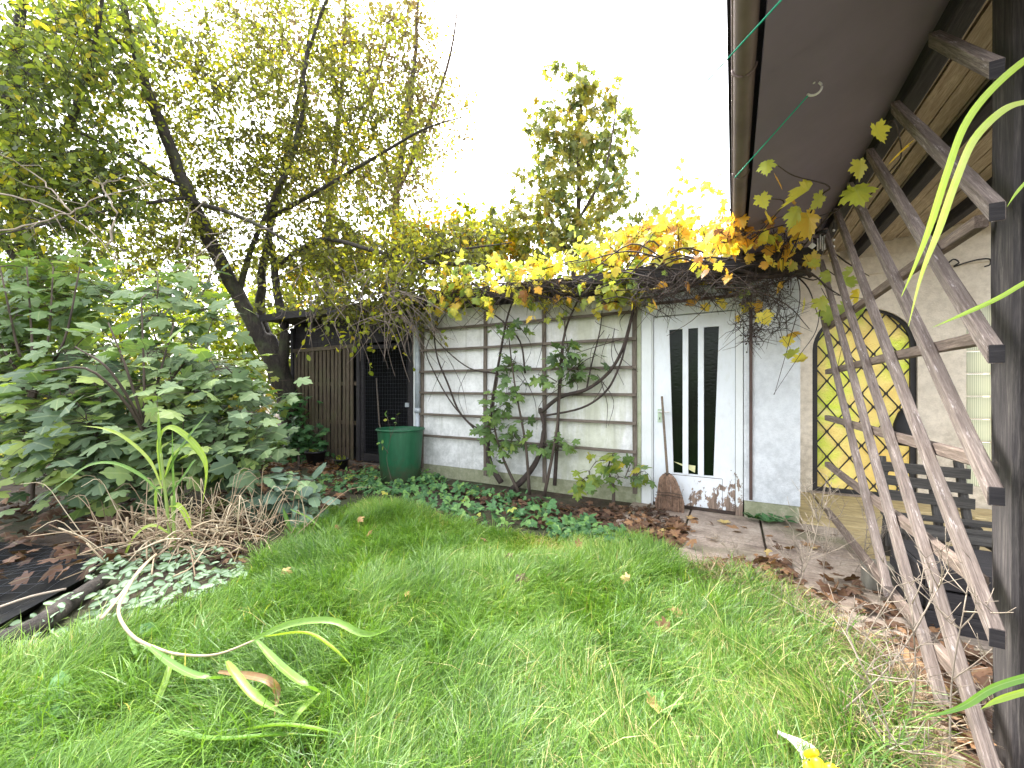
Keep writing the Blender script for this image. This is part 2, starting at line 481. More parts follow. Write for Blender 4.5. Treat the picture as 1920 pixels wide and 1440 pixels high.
M['l_green'] = leaf('green_leaf', [(0.0, (0.06, 0.085, 0.04)), (0.5, (0.15, 0.20, 0.06)), (0.85, (0.30, 0.36, 0.06)), (1.0, (0.50, 0.42, 0.05))], 0.58, vein=0)
M['l_brown'] = leaf('autumn_leaf', [(0.0, (0.17, 0.12, 0.10)), (0.4, (0.22, 0.18, 0.09)), (0.75, (0.33, 0.32, 0.08)), (1.0, (0.5, 0.42, 0.04))], 0.5, vein=0)
M['l_yellow'] = leaf('yellow_leaf', [(0.0, (0.13, 0.18, 0.03)), (0.4, (0.30, 0.36, 0.03)), (0.75, (0.62, 0.52, 0.03)), (1.0, (0.70, 0.34, 0.04))], 0.5, vein=0)
M['l_vine'] = leaf('vine_leaf', [(0.0, (0.26, 0.37, 0.12)), (0.25, (0.50, 0.55, 0.12)), (0.5, (0.74, 0.64, 0.12)), (0.75, (0.74, 0.42, 0.07)), (1.0, (0.36, 0.17, 0.08))], 0.5, vein=0.25)
M['l_syc'] = leaf('sycamore_leaf', [(0.0, (0.08, 0.125, 0.075)), (0.4, (0.14, 0.205, 0.11)), (0.8, (0.21, 0.29, 0.13)), (1.0, (0.32, 0.40, 0.11))], 0.32, 0.55, 0.25, vein=0.3, tcol=(1.3, 1.5, 0.5))
M['l_maple'] = leaf('maple_leaf', [(0.0, (0.09, 0.15, 0.07)), (0.45, (0.16, 0.26, 0.08)), (0.8, (0.28, 0.34, 0.05)), (1.0, (0.66, 0.46, 0.05))], 0.4, vein=0.25)
M['l_grey'] = leaf('grey_green_leaf', [(0.0, (0.09, 0.14, 0.10)), (0.6, (0.16, 0.24, 0.17)), (1.0, (0.24, 0.36, 0.14))], 0.2, vein=0.3)
M['l_cover'] = leaf('cover_leaf', [(0.0, (0.035, 0.10, 0.04)), (0.5, (0.09, 0.22, 0.08)), (0.85, (0.20, 0.36, 0.09)), (1.0, (0.5, 0.45, 0.08))], 0.3, vein=0.2)
M['l_lamium'] = leaf('variegated_leaf', [(0.0, (0.06, 0.13, 0.045)), (1.0, (0.15, 0.25, 0.08))], 0.25, vein=0, white_mid=(0.30, 0.40, 0.28))
M['l_dead'] = leaf('dead_leaf', [(0.0, (0.05, 0.028, 0.02)), (0.5, (0.16, 0.085, 0.05)), (0.8, (0.36, 0.20, 0.10)), (1.0, (0.55, 0.42, 0.16))], 0.2, 0.7, vein=0.15)
M['grass'] = leaf('grass_blade', [(0.0, (0.04, 0.095, 0.02)), (0.4, (0.105, 0.225, 0.03)), (0.75, (0.21, 0.345, 0.05)), (0.9, (0.36, 0.42, 0.11)), (1.0, (0.55, 0.46, 0.22))], 0.35, 0.42, 0.4, vein=0)
M['reed'] = leaf('reed_blade', [(0.0, (0.04, 0.10, 0.03)), (0.4, (0.14, 0.28, 0.05)), (0.7, (0.34, 0.46, 0.06)), (0.85, (0.48, 0.46, 0.26)), (1.0, (0.32, 0.18, 0.09))], 0.35, 0.4, 0.4, vein=0.35)

# ------------------------------------------------------------------ leaf shapes (x across, y from stalk to tip, z up)
def outline_leaf(half, ctr=0.36, fold=0.16, droop=0.22):
    half = np.array(half, float)
    full = np.concatenate([half, (half * [-1, 1])[1:-1][::-1]])
    z = lambda p: -fold * np.abs(p[:, 0]) - droop * p[:, 1] ** 2
    c = np.array([[0, ctr]])
    v = np.concatenate([c, full]); v3 = np.column_stack([v, z(v)])
    n = len(full)
    f = np.array([(0, 1 + i, 1 + (i + 1) % n) for i in range(n)])
    mid = np.concatenate([[0], np.minimum(1, np.abs(full[:, 0]) * 4 + 0.0)])
    f = f[:, ::-1] if np.cross(v3[f[0, 1]] - v3[f[0, 0]], v3[f[0, 2]] - v3[f[0, 0]])[2] < 0 else f
    return v3, f, mid
MAPLE = outline_leaf([(0, 0), (.10, -.05), (.36, -.04), (.34, .10), (.26, .20), (.50, .34), (.56, .56), (.36, .52), (.20, .50), (.24, .74), (.10, .80), (0, 1.0)])
SYC = outline_leaf([(0, .06), (.09, -.04), (.30, -.08), (.37, .06), (.27, .17), (.46, .26), (.62, .46), (.45, .52), (.25, .49), (.31, .66), (.24, .78), (.10, .86), (0, 1.02)], fold=.14, droop=.28)
GRAPE = outline_leaf([(0, .10), (.09, -.04), (.20, -.02), (.33, -.12), (.37, .03), (.49, .03), (.42, .15), (.33, .22), (.49, .26), (.64, .44), (.52, .46), (.48, .59), (.36, .54), (.27, .57), (.36, .72), (.23, .75), (.20, .89), (.09, .88), (0, 1.08)], fold=.34, droop=.34)
ROUND = outline_leaf([(0, 0), (.2, -.05), (.42, .08), (.44, .3), (.5, .5), (.36, .66), (.3, .86), (.12, .88), (0, 1.0)], fold=.2)
_ov = np.array([(0, 0, 0), (.30, .3, -.05), (.28, .66, -.1), (0, 1, -.18), (-.28, .66, -.1), (-.30, .3, -.05)], float)
OVAL = (_ov, np.array([(0, 1, 2, 3), (0, 3, 4, 5)]), np.array([0, 1, 1, 0, 1, 1.]))
def _mids():
    v = np.array([(0,0,0),(0,.5,-.02),(0,1,-.14),(.26,.25,.03),(.24,.65,0),(-.26,.25,.03),(-.24,.65,0)], float)
    f = np.array([(0,3,4,1),(1,4,2,2),(0,1,6,5),(1,2,2,6)])
    return v, np.array([(0,3,4),(0,4,1),(1,4,2),(0,1,6),(0,6,5),(1,2,6)]), np.array([0,0,0,1,1,1,1.])
OVAL7 = _mids()
def _tri():
    vs, fs, ms = [], [], []
    for k, a in enumerate((-1.25, 0, 1.25)):
        c, s = math.cos(a), math.sin(a)
        v = OVAL7[0] * (.62, .62, .62) ; v = v * (1.5, 1, 1)
        vs.append(np.column_stack([v[:, 0]*c + v[:, 1]*s, -v[:, 0]*s + v[:, 1]*c + .05, v[:, 2]]))
        fs.append(OVAL7[1] + 7 * k); ms.append(OVAL7[2])
    return np.concatenate(vs), np.concatenate(fs), np.concatenate(ms)
TRI = _tri()
def put_leaves(mb, T, pos, axis, nrm, size, tint, curl=0.6):
    tv, tf, tm = T
    pos = np.asarray(pos, float); N = len(pos)
    if N == 0: return
    y = unit(np.asarray(axis, float)); z = np.asarray(nrm, float)
    z = unit(z - (z * y).sum(1, keepdims=True) * y); x = np.cross(y, z)
    size = np.broadcast_to(np.asarray(size, float), (N,))
    cz = (1 + rng.normal(0, curl, N))[:, None]
    sx = (1 + rng.normal(0, .12, N))[:, None]
    loc = (tv[None, :, 0:1] * sx[..., None] * x[:, None] + tv[None, :, 1:2] * y[:, None] + tv[None, :, 2:3] * cz[..., None] * z[:, None]) * size[:, None, None]
    v = (pos[:, None] + loc).reshape(-1, 3)
    V = len(tv)
    f = (tf[None] + (np.arange(N) * V)[:, None, None]).reshape(-1, tf.shape[1])
    t = np.repeat(np.broadcast_to(np.asarray(tint, float), (N,)), V)
    mb.add(v, f, t, np.tile(tm, N))
def rdir(n, up=0.0, spread=1.0):
    d = rng.normal(0, spread, (n, 3)); d[:, 2] += up
    return unit(d)

M['porch'] = wood('glow_ochre_tile', (0.34, 0.24, 0.11), (0.60, 0.47, 0.24), (0.72, 0.60, 0.34), grain=(2, 9, 2))  # ochre puts the arched door's warm glow into the floor colour
# ------------------------------------------------------------------ ground, paving, pond
def axis_grid(lo, hi, step, far):
    a = np.arange(lo, hi + 1e-6, step)
    g = [lo - 1.5, lo - 5, lo - 15, lo - 40, -far]; k = [hi + 1.5, hi + 5, hi + 15, hi + 40, far]
    return np.concatenate([g[::-1], a, k])
def bumpf(x, y):
    return (np.sin(x * 1.7 + .6) * np.cos(y * 1.3 + 1) * .5 + np.sin(x * 3.9 + y * 2.7) * .3 + np.cos(x * 7.1 - y * 5.3) * .2)
POND = [on_z(u, v, 0) for u, v in ((-260, 1330), (-30, 1185), (150, 1090), (180, 1062), (90, 1035), (-60, 1022), (-330, 1060))]
POND = np.array(POND)[:, :2]
def inside(poly, x, y):
    poly = np.asarray(poly); c = np.zeros(np.shape(x), bool); j = len(poly) - 1
    for i in range(len(poly)):
        xi, yi = poly[i]; xj, yj = poly[j]
        c ^= ((yi > y) != (yj > y)) & (x < (xj - xi) * (y - yi) / (yj - yi + 1e-12) + xi)
        j = i
    return c
def ground_z(x, y):
    k = np.clip((-x - 1.0) / 1.5, 0, 1) * np.clip((4.4 - y) / .6, 0, 1)
    z = bumpf(np.asarray(x, float), np.asarray(y, float)) * 0.03 * k
    rise = np.clip((-np.asarray(x) - 9) / 6, 0, 1) * .5
    return z + rise - 0.0
gx = axis_grid(-10, 4, .25, 400); gy = axis_grid(-3, 10, .25, 400)
X, Y = np.meshgrid(gx, gy)
Z = ground_z(X, Y)
inp = inside(POND, X, Y)
Z = np.where(inp, -0.22, Z)
mb = MB(); nx, ny = len(gx), len(gy)
i = (np.arange(ny - 1)[:, None] * nx + np.arange(nx - 1)[None]).ravel()
mb.add(np.column_stack([X.ravel(), Y.ravel(), Z.ravel()]), np.column_stack([i, i + 1, i + 1 + nx, i + nx]))
g = mb.build('ground', M['soil']); tag(g, kind='structure')

mb = MB(); porch = MB()
xs = [-1.03, -.40, .235, .865, 1.495, 2.125, 2.9]
ys = [1.4, 1.87, 2.37, 2.87, 3.37, 3.87, 4.735, 5.25, 5.78, 6.28]
for a, b in zip(xs[:-1], xs[1:]):
    for c, d in zip(ys[:-1], ys[1:]):
        if a < -.9 and c < 3.6: continue
        if a < .5 and c > 4.7:
            if b < .57: continue
        dz = random.uniform(-.004, .004); g_ = .010
        x0, x1, y0, y1 = a + g_, b - g_, c + g_, d - g_
        if c > 4.7: x0 = max(x0, .58)
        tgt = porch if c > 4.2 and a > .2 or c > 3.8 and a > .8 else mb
        e = .010
        t = [random.uniform(-.004, .004) + dz for _ in range(4)]
        v = [(x0,y0,-.05),(x1,y0,-.05),(x1,y1,-.05),(x0,y1,-.05),
             (x0,y0,.018),(x1,y0,.018),(x1,y1,.018),(x0,y1,.018),
             (x0+e,y0+e,.026+t[0]),(x1-e,y0+e,.026+t[1]),(x1-e,y1-e,.026+t[2]),(x0+e,y1-e,.026+t[3])]
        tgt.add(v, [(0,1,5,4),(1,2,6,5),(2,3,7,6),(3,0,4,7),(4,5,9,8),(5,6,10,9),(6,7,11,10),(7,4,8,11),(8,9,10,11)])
pv = mb.build('paving', M['paving'], smooth=False); tag(pv, kind='structure')
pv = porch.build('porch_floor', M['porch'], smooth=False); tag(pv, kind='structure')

mb = MB()
ctr = POND.mean(0)
n = len(POND)
vs = [(*ctr, -.10)]
for rr_, z in ((.55, -.09), (1.0, -.03), (1.08, .02)):
    for p in POND: q = ctr + (p - ctr) * rr_; vs.append((q[0], q[1], z + random.uniform(-.015, .015)))
mb.add(vs, [(0, 1 + k, 1 + (k + 1) % n) for k in range(n)])
mb.f[4].append(np.array([(1 + r_*n + k, 1 + (r_+1)*n + k, 1 + (r_+1)*n + (k+1) % n, 1 + r_*n + (k+1) % n) for r_ in range(2) for k in range(n)]))
po = mb.build('pond', M['pond']); tag(po, kind='structure')
# bird net over the pond
mb = MB()
for k in range(34):
    a = -6.2 + k * .13
    for sx_ in (1, -1):
        p0 = np.array([a, -.3, 0]); p1 = np.array([a + sx_ * 2.2, 1.9, 0])
        s_ = np.linspace(0, 1, 30)[:, None]; L = p0 + (p1 - p0) * s_
        ok = inside(ctr + (POND - ctr) * 1.05, L[:, 0], L[:, 1])
        L[:, 2] = .07 + .03 * np.sin(L[:, 0] * 5) * np.cos(L[:, 1] * 4)
        if ok.sum() > 3: mb.tube(L[ok], .0008, 3, cap=False)
nn_ = mb.build('pond_net', M['wire']); tag(nn_, 'fine dark bird net stretched over the small black pond', 'net')
mb = MB()
lp = smooth_path([on_z(-60, 1225, .05), on_z(60, 1180, .05), on_z(130, 1130, .05), on_z(195, 1085, .05)], 5)
mb.tube(lp, interp([.06, .055, .05, .04], len(lp)), 9)
lo = mb.build('log_edging', M['bark']); tag(lo, 'rotting brown log edging the little black pond', 'log')
mb = MB()
mb.tube(smooth_path([on_z(-40, 1152, .1), on_z(0, 1138, .1), on_z(60, 1118, .1), on_z(124, 1104, .1)], 4), .007, 6)
o = mb.build('white_cane', M['paletwig']); tag(o, 'thin pale cane lying across the netted pond', 'cane')

# ------------------------------------------------------------------ the white shed
WY = 4.75
shed = empty('garden_shed', (-1.9, 5.4, 0), 'long low white rendered shed with a flaking glazed door and flat roof', 'shed')
XL, XR = -4.27, .57
def roofz(x): return 2.56 - (x - XR) * .024
mb = MB()
def wall_seg(mb, x0, x1, z0, z1f, y0, y1):
    mb.add([(x0,y0,z0),(x1,y0,z0),(x1,y1,z0),(x0,y1,z0),(x0,y0,z1f(x0)),(x1,y0,z1f(x1)),(x1,y1,z1f(x1)),(x0,y1,z1f(x0))],
           [(3,2,1,0),(4,5,6,7),(0,1,5,4),(1,2,6,5),(2,3,7,6),(3,0,4,7)])
wall_seg(mb, XL, -.93, .185, lambda x: roofz(x) - .13, WY, WY + .12)
mb.build('front_wall', M['render'], shed, False)
mb = MB()
wall_seg(mb, .095, XR, .185, lambda x: roofz(x) - .13, WY - .012, WY + .13)
wall_seg(mb, XR - .13, XR - .003, .185, lambda x: roofz(x) - .13, WY + .133, 6.27)
wall_seg(mb, -.926, .09, 2.31, lambda x: roofz(x) - .13, WY, WY + .12)
mb.build('pillar_wall', M['pillar'], shed, False)
mb = MB()
mb.box((XL, WY + .006, -.1), (-.985, WY + .1, .183)); mb.box((.1, WY - .004, -.1), (XR - .006, WY + .12, .183))
mb.box((XR - .12, WY + .125, -.1), (XR - .008, 6.26, .183))
mb.build('plinth', M['plinth'], shed, False)
mb = MB()
mb.box((XL, 6.2, -.1), (XR, 6.3, 2.4)); mb.box((XL + .001, WY + .13, -.1), (XL + .1, 6.19, 2.45)); mb.box((XL+.11, WY+.2, -.02), (XR-.2, 6.19, .02))
mb.build('back_wall', M['dark_wood'], shed, False)
mb = MB()
mb.box((-.983, WY - .018, -.05), (-.932, WY + .1, 2.36))
mb.build('corner_board', plaster_mat('mossy_board', (0.50, 0.53, 0.40), (0.28, 0.33, 0.15), moss=False), shed, False)
mb = MB()
wall_seg(mb, -8.15, XR + .02, 2.44, lambda x: 2.45, 0, 0) if False else None
nseg = 40
vx = np.linspace(-8.1, XR + .05, nseg)
top = []
for x in vx:
    e = random.uniform(-.015, .015)
    top += [(x, 4.44 + e, roofz(x) - .075), (x, 4.43 + e, roofz(x) + .03), (x, 6.5, roofz(x) + .12), (x, 6.5, roofz(x) - .02)]
q = []
for k in range(nseg - 1):
    a = k * 4
    for j in range(4): q.append((a + j, a + (j + 1) % 4, a + 4 + (j + 1) % 4, a + 4 + j))
q += [(3, 2, 1, 0), ((nseg-1)*4, (nseg-1)*4+1, (nseg-1)*4+2, (nseg-1)*4+3)]
mb.add(top, [tuple(reversed(k)) for k in q])
roof = mb.build('roof', M['felt'], shed, False)
mb = MB()
mb.add([(-8.12,4.415,roofz(-8.1)-.085),(XR+.06,4.415,roofz(XR)-.085),(XR+.06,4.437-.02+.005,roofz(XR)+.035),(-8.12,4.422,roofz(-8.1)+.035),
        (-8.12,4.39,roofz(-8.1)-.085),(XR+.06,4.39,roofz(XR)-.085),(XR+.06,4.39,roofz(XR)+.035),(-8.12,4.39,roofz(-8.1)+.035)],
       [(0,1,2,3),(7,6,5,4),(0,4,5,1),(3,2,6,7),(0,3,7,4),(1,5,6,2)])
mb.build('fascia', M['dark_wood'], roof, False)
mb = MB(); mb.box((.143, WY - .034, .2), (.172, WY - .0125, 2.3)); mb.build('cover_strip', M['brown'], shed, False)
mb = MB(); mb.box((-.84, WY - .03, 2.288), (.14, WY - .002, 2.318)); mb.build('drip_strip', M['brown'], shed, False)
# door frame and door
fr = MB()
fr.box((-.925, WY - .012, .0), (-.80, WY + .09, 2.284)); fr.box((.022, WY - .014, -.02), (.088, WY + .09, 2.284)); fr.box((-.798, WY - .01, 2.16), (.02, WY + .09, 2.286))
fr.box((-.86, WY - .03, .0), (-.815, WY - .0125, 2.2))
fr.build('door_frame', M['frame_paint'], shed, False)
def D(x, y): return on_y(1180 + x / 3.427, 540 + y / 3.427, WY)
px_ = lambda x, y: (D(x, y)[0], D(x, y)[2])
panes = [[px_(255, 268), px_(342, 263), px_(342, 1190), px_(283, 1190)],
         [px_(378, 260), px_(441, 257), px_(441, 1200), px_(378, 1198)],
         [px_(478, 250), px_(576, 247), px_(540, 1217), px_(478, 1214)]]
zt = sum(p[0][1] for p in panes) / 3; zb = sum(p[2][1] for p in panes) / 3
for p in panes:
    for k in (0, 1): p[k] = (p[k][0], zt)
    for k in (2, 3): p[k] = (p[k][0], zb)
xl, xr, z0, z1 = -.795, .018, .05, 2.15
door = MB(); yf, yb = WY + .012, WY + .052
def prism(mb, poly, yf, yb):
    n = len(poly)
    v = [(x, yf, z) for x, z in poly] + [(x, yb, z) for x, z in poly]
    mb.add(v, [(k, n + k, n + (k + 1) % n, (k + 1) % n) for k in range(n)])
    if n == 4: mb.f[4].append(np.array([(0, 1, 2, 3), (7, 6, 5, 4)]) + mb.n - 8)
def quadp(a, b, c, d): return [a, d, c, b][::-1]
P0, P1, P2 = panes
prism(door, [(xl, z1), (P0[0][0], zt), (P0[3][0], zb), (xl, z0)][::-1], yf, yb)
prism(door, [(P2[1][0], zt), (xr, z1), (xr, z0), (P2[2][0], zb)][::-1], yf, yb)
prism(door, [(xl, z1), (xr, z1), (P2[1][0], zt), (P0[0][0], zt)][::-1], yf, yb)
prism(door, [(P0[3][0], zb), (P2[2][0], zb), (xr, z0), (xl, z0)][::-1], yf, yb)
dr = door.build('door', M['door_paint'], shed, False)
mb = MB(); mb.box((xl + .12, yf - .002, zb - .022), (xr - .12, yf + .002, zb - .017)); mb.box((xl + .115, yf - .002, z0 + .01), (xl + .118, yf + .002, zb - .02)); mb.box((xr - .12, yf - .002, z0 + .01), (xr - .116, yf + .002, zb - .02)); mb.build('rail_seam', M['brown'], dr, False)
for a, b in ((P0[1][0], P1[0][0]), (P1[1][0], P2[0][0])):
    mb = MB(); mb.box((a, WY + .004, zb - .004), (b, WY + .05, zt + .004)); mb.build('glazing_bar', M['door_paint'], dr, False)
for p in panes:
    mb = MB(); prism(mb, [(x, z) for x, z in p][::-1], WY + .036, WY + .042); mb.build('pane', M['darkglass'], dr, False)
mb = MB()
hu = D(195, 820)
mb.box((hu[0] - .022, WY + .0, hu[2] - .075), (hu[0] + .022, WY + .011, hu[2] + .075)); mb.build('handle_plate', M['brass'], dr, False)
mb = MB(); mb.tube([(hu[0], WY + .0, hu[2] + .045), (hu[0], WY - .05, hu[2] + .045), (hu[0] + .11, WY - .055, hu[2] + .045)], .009, 7); mb.build('handle', M['white'], dr)
mb = MB(); mb.box((hu[0]-.005, WY-.002, hu[2]-.045), (hu[0]+.005, WY+.0015, hu[2]-.02)); mb.build('keyhole', M['black'], dr, False)
mb = MB(); mb.box((-.80, WY - .006, .0), (.02, WY + .06, .046)); mb.build('threshold', wood('wet_sill', (.02,.014,.01), (.06,.04,.03), (.12,.085,.06)), shed, False)
mb = MB()
a, b = D(283, 1105), D(420, 1190)
prism(mb, [(a[0]-.005, a[2]-.02), (a[0]+.08, a[2]-.04), (b[0]+.005, a[2]-.05), (b[0], b[2]+.0)][::-1], WY + .0305, WY + .034)
mb.build('card', M['card'], dr, False)
# downpipe at the left corner
mb = MB()
pa = on_y(783, 605, WY - .07); 
mb.tube([(pa[0], WY - .07, 2.5), (pa[0], WY - .07, 1.02)], .042, 10); mb.tube([(pa[0], WY - .07, 1.0), (pa[0], WY - .07, .0)], .034, 10)
mb.tube([(pa[0], WY - .07, 1.05), (pa[0], WY - .07, .98)], .05, 10)
mb.build('downpipe', M['pipe'], shed)
mb = MB(); mb.box((-4.5, 4.82, .0), (-4.40, 4.94, 2.5)); mb.build('jamb_board', M['frame_paint'], shed, False)
for x in (-3.35, -2.45, -1.55):
    pass

# trellis fixed on the white wall
tr = empty('wall_trellis', (-2.6, WY - .04, 0), 'brown square timber trellis screwed to the white shed wall', 'trellis')
for x in (-4.23, -3.06, -2.148, -.998):
    plank('post', (x, WY - .027, .12), (x, WY - .027, 2.44), .05, .028, M['trellis'], tr, up=(0, 1, 0))
for z in (.622, .95, 1.277, 1.6, 1.925, 2.235):
    plank('rail', (-4.28, WY - .062, z + .012), (-.975, WY - .062, z - .012), .030, .036, M['trellis'], tr)

# ------------------------------------------------------------------ the dark pen at the left end
AY = 4.97
pen = empty('animal_pen', (-6.2, 5.6, 0), 'dark timber pen with slatted front and wire mesh door left of the white shed', 'shed')
mb = MB()
for k in range(27):
    x = -7.92 + k * .128
    if x > -4.45: break
    mb.box((x, AY + random.uniform(0, .008), 2.18 if x < -4.6 else .05), (x + .122, AY + .03, 2.62 + (-.024 * (x + 4))))
mb.build('upper_boards', M['dark_wood'], pen, False)
mb = MB()
mb.box((-7.92, 6.3, 0), (-4.4, 6.36, 2.6)); mb.box((-7.92, AY + .04, 0), (-7.88, 6.29, 2.66)); mb.box((-7.87, AY + .05, -.03), (-4.4, 6.29, .02))
mb.build('inner_wall', M['black'], pen, False)
for x in (-7.9, -5.93, -4.62):
    plank('corner_post', (x, AY - .012, -.02), (x, AY - .012, 2.6), .09, .09, M['dark_wood'], pen, up=(0, 1, 0))
sl = MB(); sl.box((-7.84, AY - .075, 2.10), (-5.96, AY - .03, 2.17))
panel = sl.build('slat_panel', M['slat'], pen, False)
xx = -7.80
while xx < -6.03:
    wd = random.uniform(.062, .08)
    plank('slat', (xx + wd/2, AY - .048 + random.uniform(-.006, .006), .05 + random.uniform(-.02, .03)), (xx + wd/2 + random.uniform(-.012, .012), AY - .048, 2.095), wd, .02, M['slat'], panel, up=(0, 1, 0))
    xx += wd + random.uniform(.028, .05)
for z in (.7, 1.42):
    mb = MB(); mb.box((-7.84, AY - .032, z), (-5.97, AY - .006, z + .07)); mb.build('batten', M['slat'], panel, False)
md = MB(); md.box((-5.87, AY - .03, .06), (-5.80, AY + .02, 2.13)); md.box((-4.74, AY - .03, .06), (-4.67, AY + .02, 2.13)); md.box((-5.797, AY - .028, 2.06), (-4.743, AY + .018, 2.128)); md.box((-5.797, AY - .028, .06), (-4.743, AY + .018, .2))
mdo = md.build('mesh_door', M['dark_wood'], pen, False)
mb = MB()
for k in range(17): mb.tube([(-5.80 + k * .063, AY, .2), (-5.80 + k * .063, AY, 2.06)], .0014, 4, cap=False)
for k in range(29): mb.tube([(-5.80, AY + .003, .23 + k * .064), (-4.74, AY + .003, .23 + k * .064)], .0014, 4, cap=False)
mb.build('wire_mesh', M['wire'], mdo)
mb = MB(); mb.tube([(-5.35, AY - .08, .75), (-5.62, AY + .1, 1.55)], .014, 6); mb.tube([(-5.1, AY - .08, .1), (-5.35, AY - .08, .75)], .014, 6)
o = mb.build('leaning_stick', M['trellis']); tag(o, 'thin wooden stick leaning in the dark pen doorway', 'stick')
mb = MB(); mb.box((-4.78, AY - .05, 1.05), (-4.70, AY - .03, 1.12)); mb.build('latch', M['pipe'], mdo, False)
mb = MB(); mb.box((-7.9, AY - .14, -.05), (-4.6, AY - .05, .05)); mb.build('sill_beam', M['trellis'], pen, False)

# plant pots by the pen
def lathe(mb, c, prof, n=28, sq=(1, 1)):
    th = np.arange(n) * 2 * math.pi / n
    v = np.array([[(c[0] + r_ * math.cos(a) * sq[0], c[1] + r_ * math.sin(a) * sq[1], c[2] + z) for a in th] for r_, z in prof]).reshape(-1, 3)
    m_ = len(prof)
    mb.add(v, [(i*n + k, i*n + (k+1) % n, (i+1)*n + (k+1) % n, (i+1)*n + k) for i in range(m_ - 1) for k in range(n)])
for (u, v, r_, lab) in ((592, 872, .17, 'black plastic plant pot under the left end of the slatted panel'), (640, 880, .12, 'smaller black plant pot below the middle of the slatted panel')):
    p = on_z(u, v, 0); e = empty('plant_pot', tuple(p), lab, 'plant pot')
    mb = MB(); lathe(mb, p, [(.01, 0), (r_ * .75, 0), (r_ * .95, r_ * 1.3), (r_ * 1.05, r_ * 1.3), (r_ * 1.05, r_ * 1.5), (r_ * .92, r_ * 1.5), (r_ * .85, r_ * 1.2)]); mb.build('pot', M['black'], e)
    mb = MB(); lathe(mb, p, [(.005, r_ * 1.25), (r_ * .86, r_ * 1.22)]); mb.build('potting_soil', M['soil'], e)
    mb = MB(); n = 26; put_leaves(mb, OVAL, np.array(p) + [0, 0, r_ * 1.2] + rng.normal(0, .05, (n, 3)) * (1, 1, .3), rdir(n, .9), rdir(n, 1), rng.uniform(.07, .13, n), rng.uniform(0, 1, n)); mb.build('shoots', M['l_green'], e)

# green rain barrel
bc = on_z(751, 902, 0)
bar = empty('rain_barrel', tuple(bc), 'open dark green plastic rain barrel standing at the corner of the white wall', 'barrel')
mb = MB(); lathe(mb, bc, [(.01, .01), (.262, .01), (.275, .03), (.300, .40), (.322, .73), (.322, .765), (.30, .765), (.298, .70), (.275, .3), (.01, .28)], 44); mb.build('body', M['barrel'], bar)
mb = MB(); th = np.linspace(0, 2 * math.pi, 49); mb.tube(np.column_stack([bc[0] + .333 * np.cos(th), bc[1] + .333 * np.sin(th), np.full(49, .758)]), .016, 8, cap=False); mb.build('rim', M['barrel'], bar)
mb = MB(); lathe(mb, bc, [(.005, .60), (.30, .60)], 30); mb.build('water', M['darkglass'], bar)
# thin weed growing before the barrel
we = MB(); wl = MB()
for (pts) in ([(735, 905, 5.3), (725, 860, 5.3), (732, 820, 5.3), (728, 790, 5.3), (724, 778, 5.3)], [(732, 820, 5.3), (740, 800, 5.3), (745, 778, 5.3)], [(728, 850, 5.3), (718, 836, 5.3), (712, 828, 5.3)]):
    P = smooth_path([pt(*q) for q in pts], 4); we.tube(P, interp([.005, .002], len(P)), 4)
    put_leaves(wl, OVAL, P[-4:] + rng.normal(0, .012, (4, 3)), rdir(4, .3), rdir(4, .5), .06, rng.uniform(.7, 1, 4))
b_ = empty('barrel_weed', tuple(on_z(735, 905, 0)), 'spindly weed with a few yellowed leaves before the green barrel', 'weed')
we.build('stem', M['twig'], b_); wl.build('leaves', M['l_cover'], b_)

# broom against the door
bp = np.array([-.60, 4.60, .03])
br = empty('straw_broom', tuple(bp), 'old brown straw broom leaning upside against the white glazed door', 'broom')
tp = on_y(1241, 743, WY - .055)
mb = MB(); mid_ = bp + (tp - bp) * .31
mb.tube([bp + (tp - bp) * .26, mid_, tp], [.014, .014, .012], 8); mb.build('stick', M['broomstick'], br)
mb = MB()
nb = 420
for k in range(nb):
    a = rng.uniform(-1, 1); b = rng.uniform(-1, 1)
    foot = bp + np.array([a * .142, -.03 + b * .03, rng.uniform(-.02, .02)]); 
    sh = bp + np.array([a * .125, -.02 + b * .028, .25 - abs(a) ** 2.5 * .1]); topb = bp + (tp - bp) * .31 + np.array([a * .018, b * .014, 0])
    s3 = bp + (tp - bp) * .275 + np.array([a * .082, -.01 + b * .022, .0 - a * a * .012])
    P = smooth_path([foot, (foot + sh) / 2 + np.array([a * .008, 0, 0]), sh, s3, topb], 2)
    mb.tube(P, .0035, 3, tint=rng.uniform(0, 1), cap=False)
mb.build('bristles', M['broom'], br)
mb = MB()
c0 = bp + (tp - bp) * .30
for dz in (-.012, 0, .012):
    mb = MB(); th = np.linspace(0, 2 * math.pi, 13); mb.tube(np.column_stack([c0[0] + .024 * np.cos(th), c0[1] + .02 * np.sin(th), np.full(13, c0[2] + dz)]), .006, 5, cap=False); mb.build('binding', M['twig'], br)
for z_, wx in ((.18, .135), (.15, .14)):
    mb = MB(); mb.tube([bp + np.array([-wx, -.06, z_]), bp + np.array([0, -.067, z_ + .012]), bp + np.array([wx, -.06, z_])], .0035, 4); mb.build('binding', M['twig'], br)

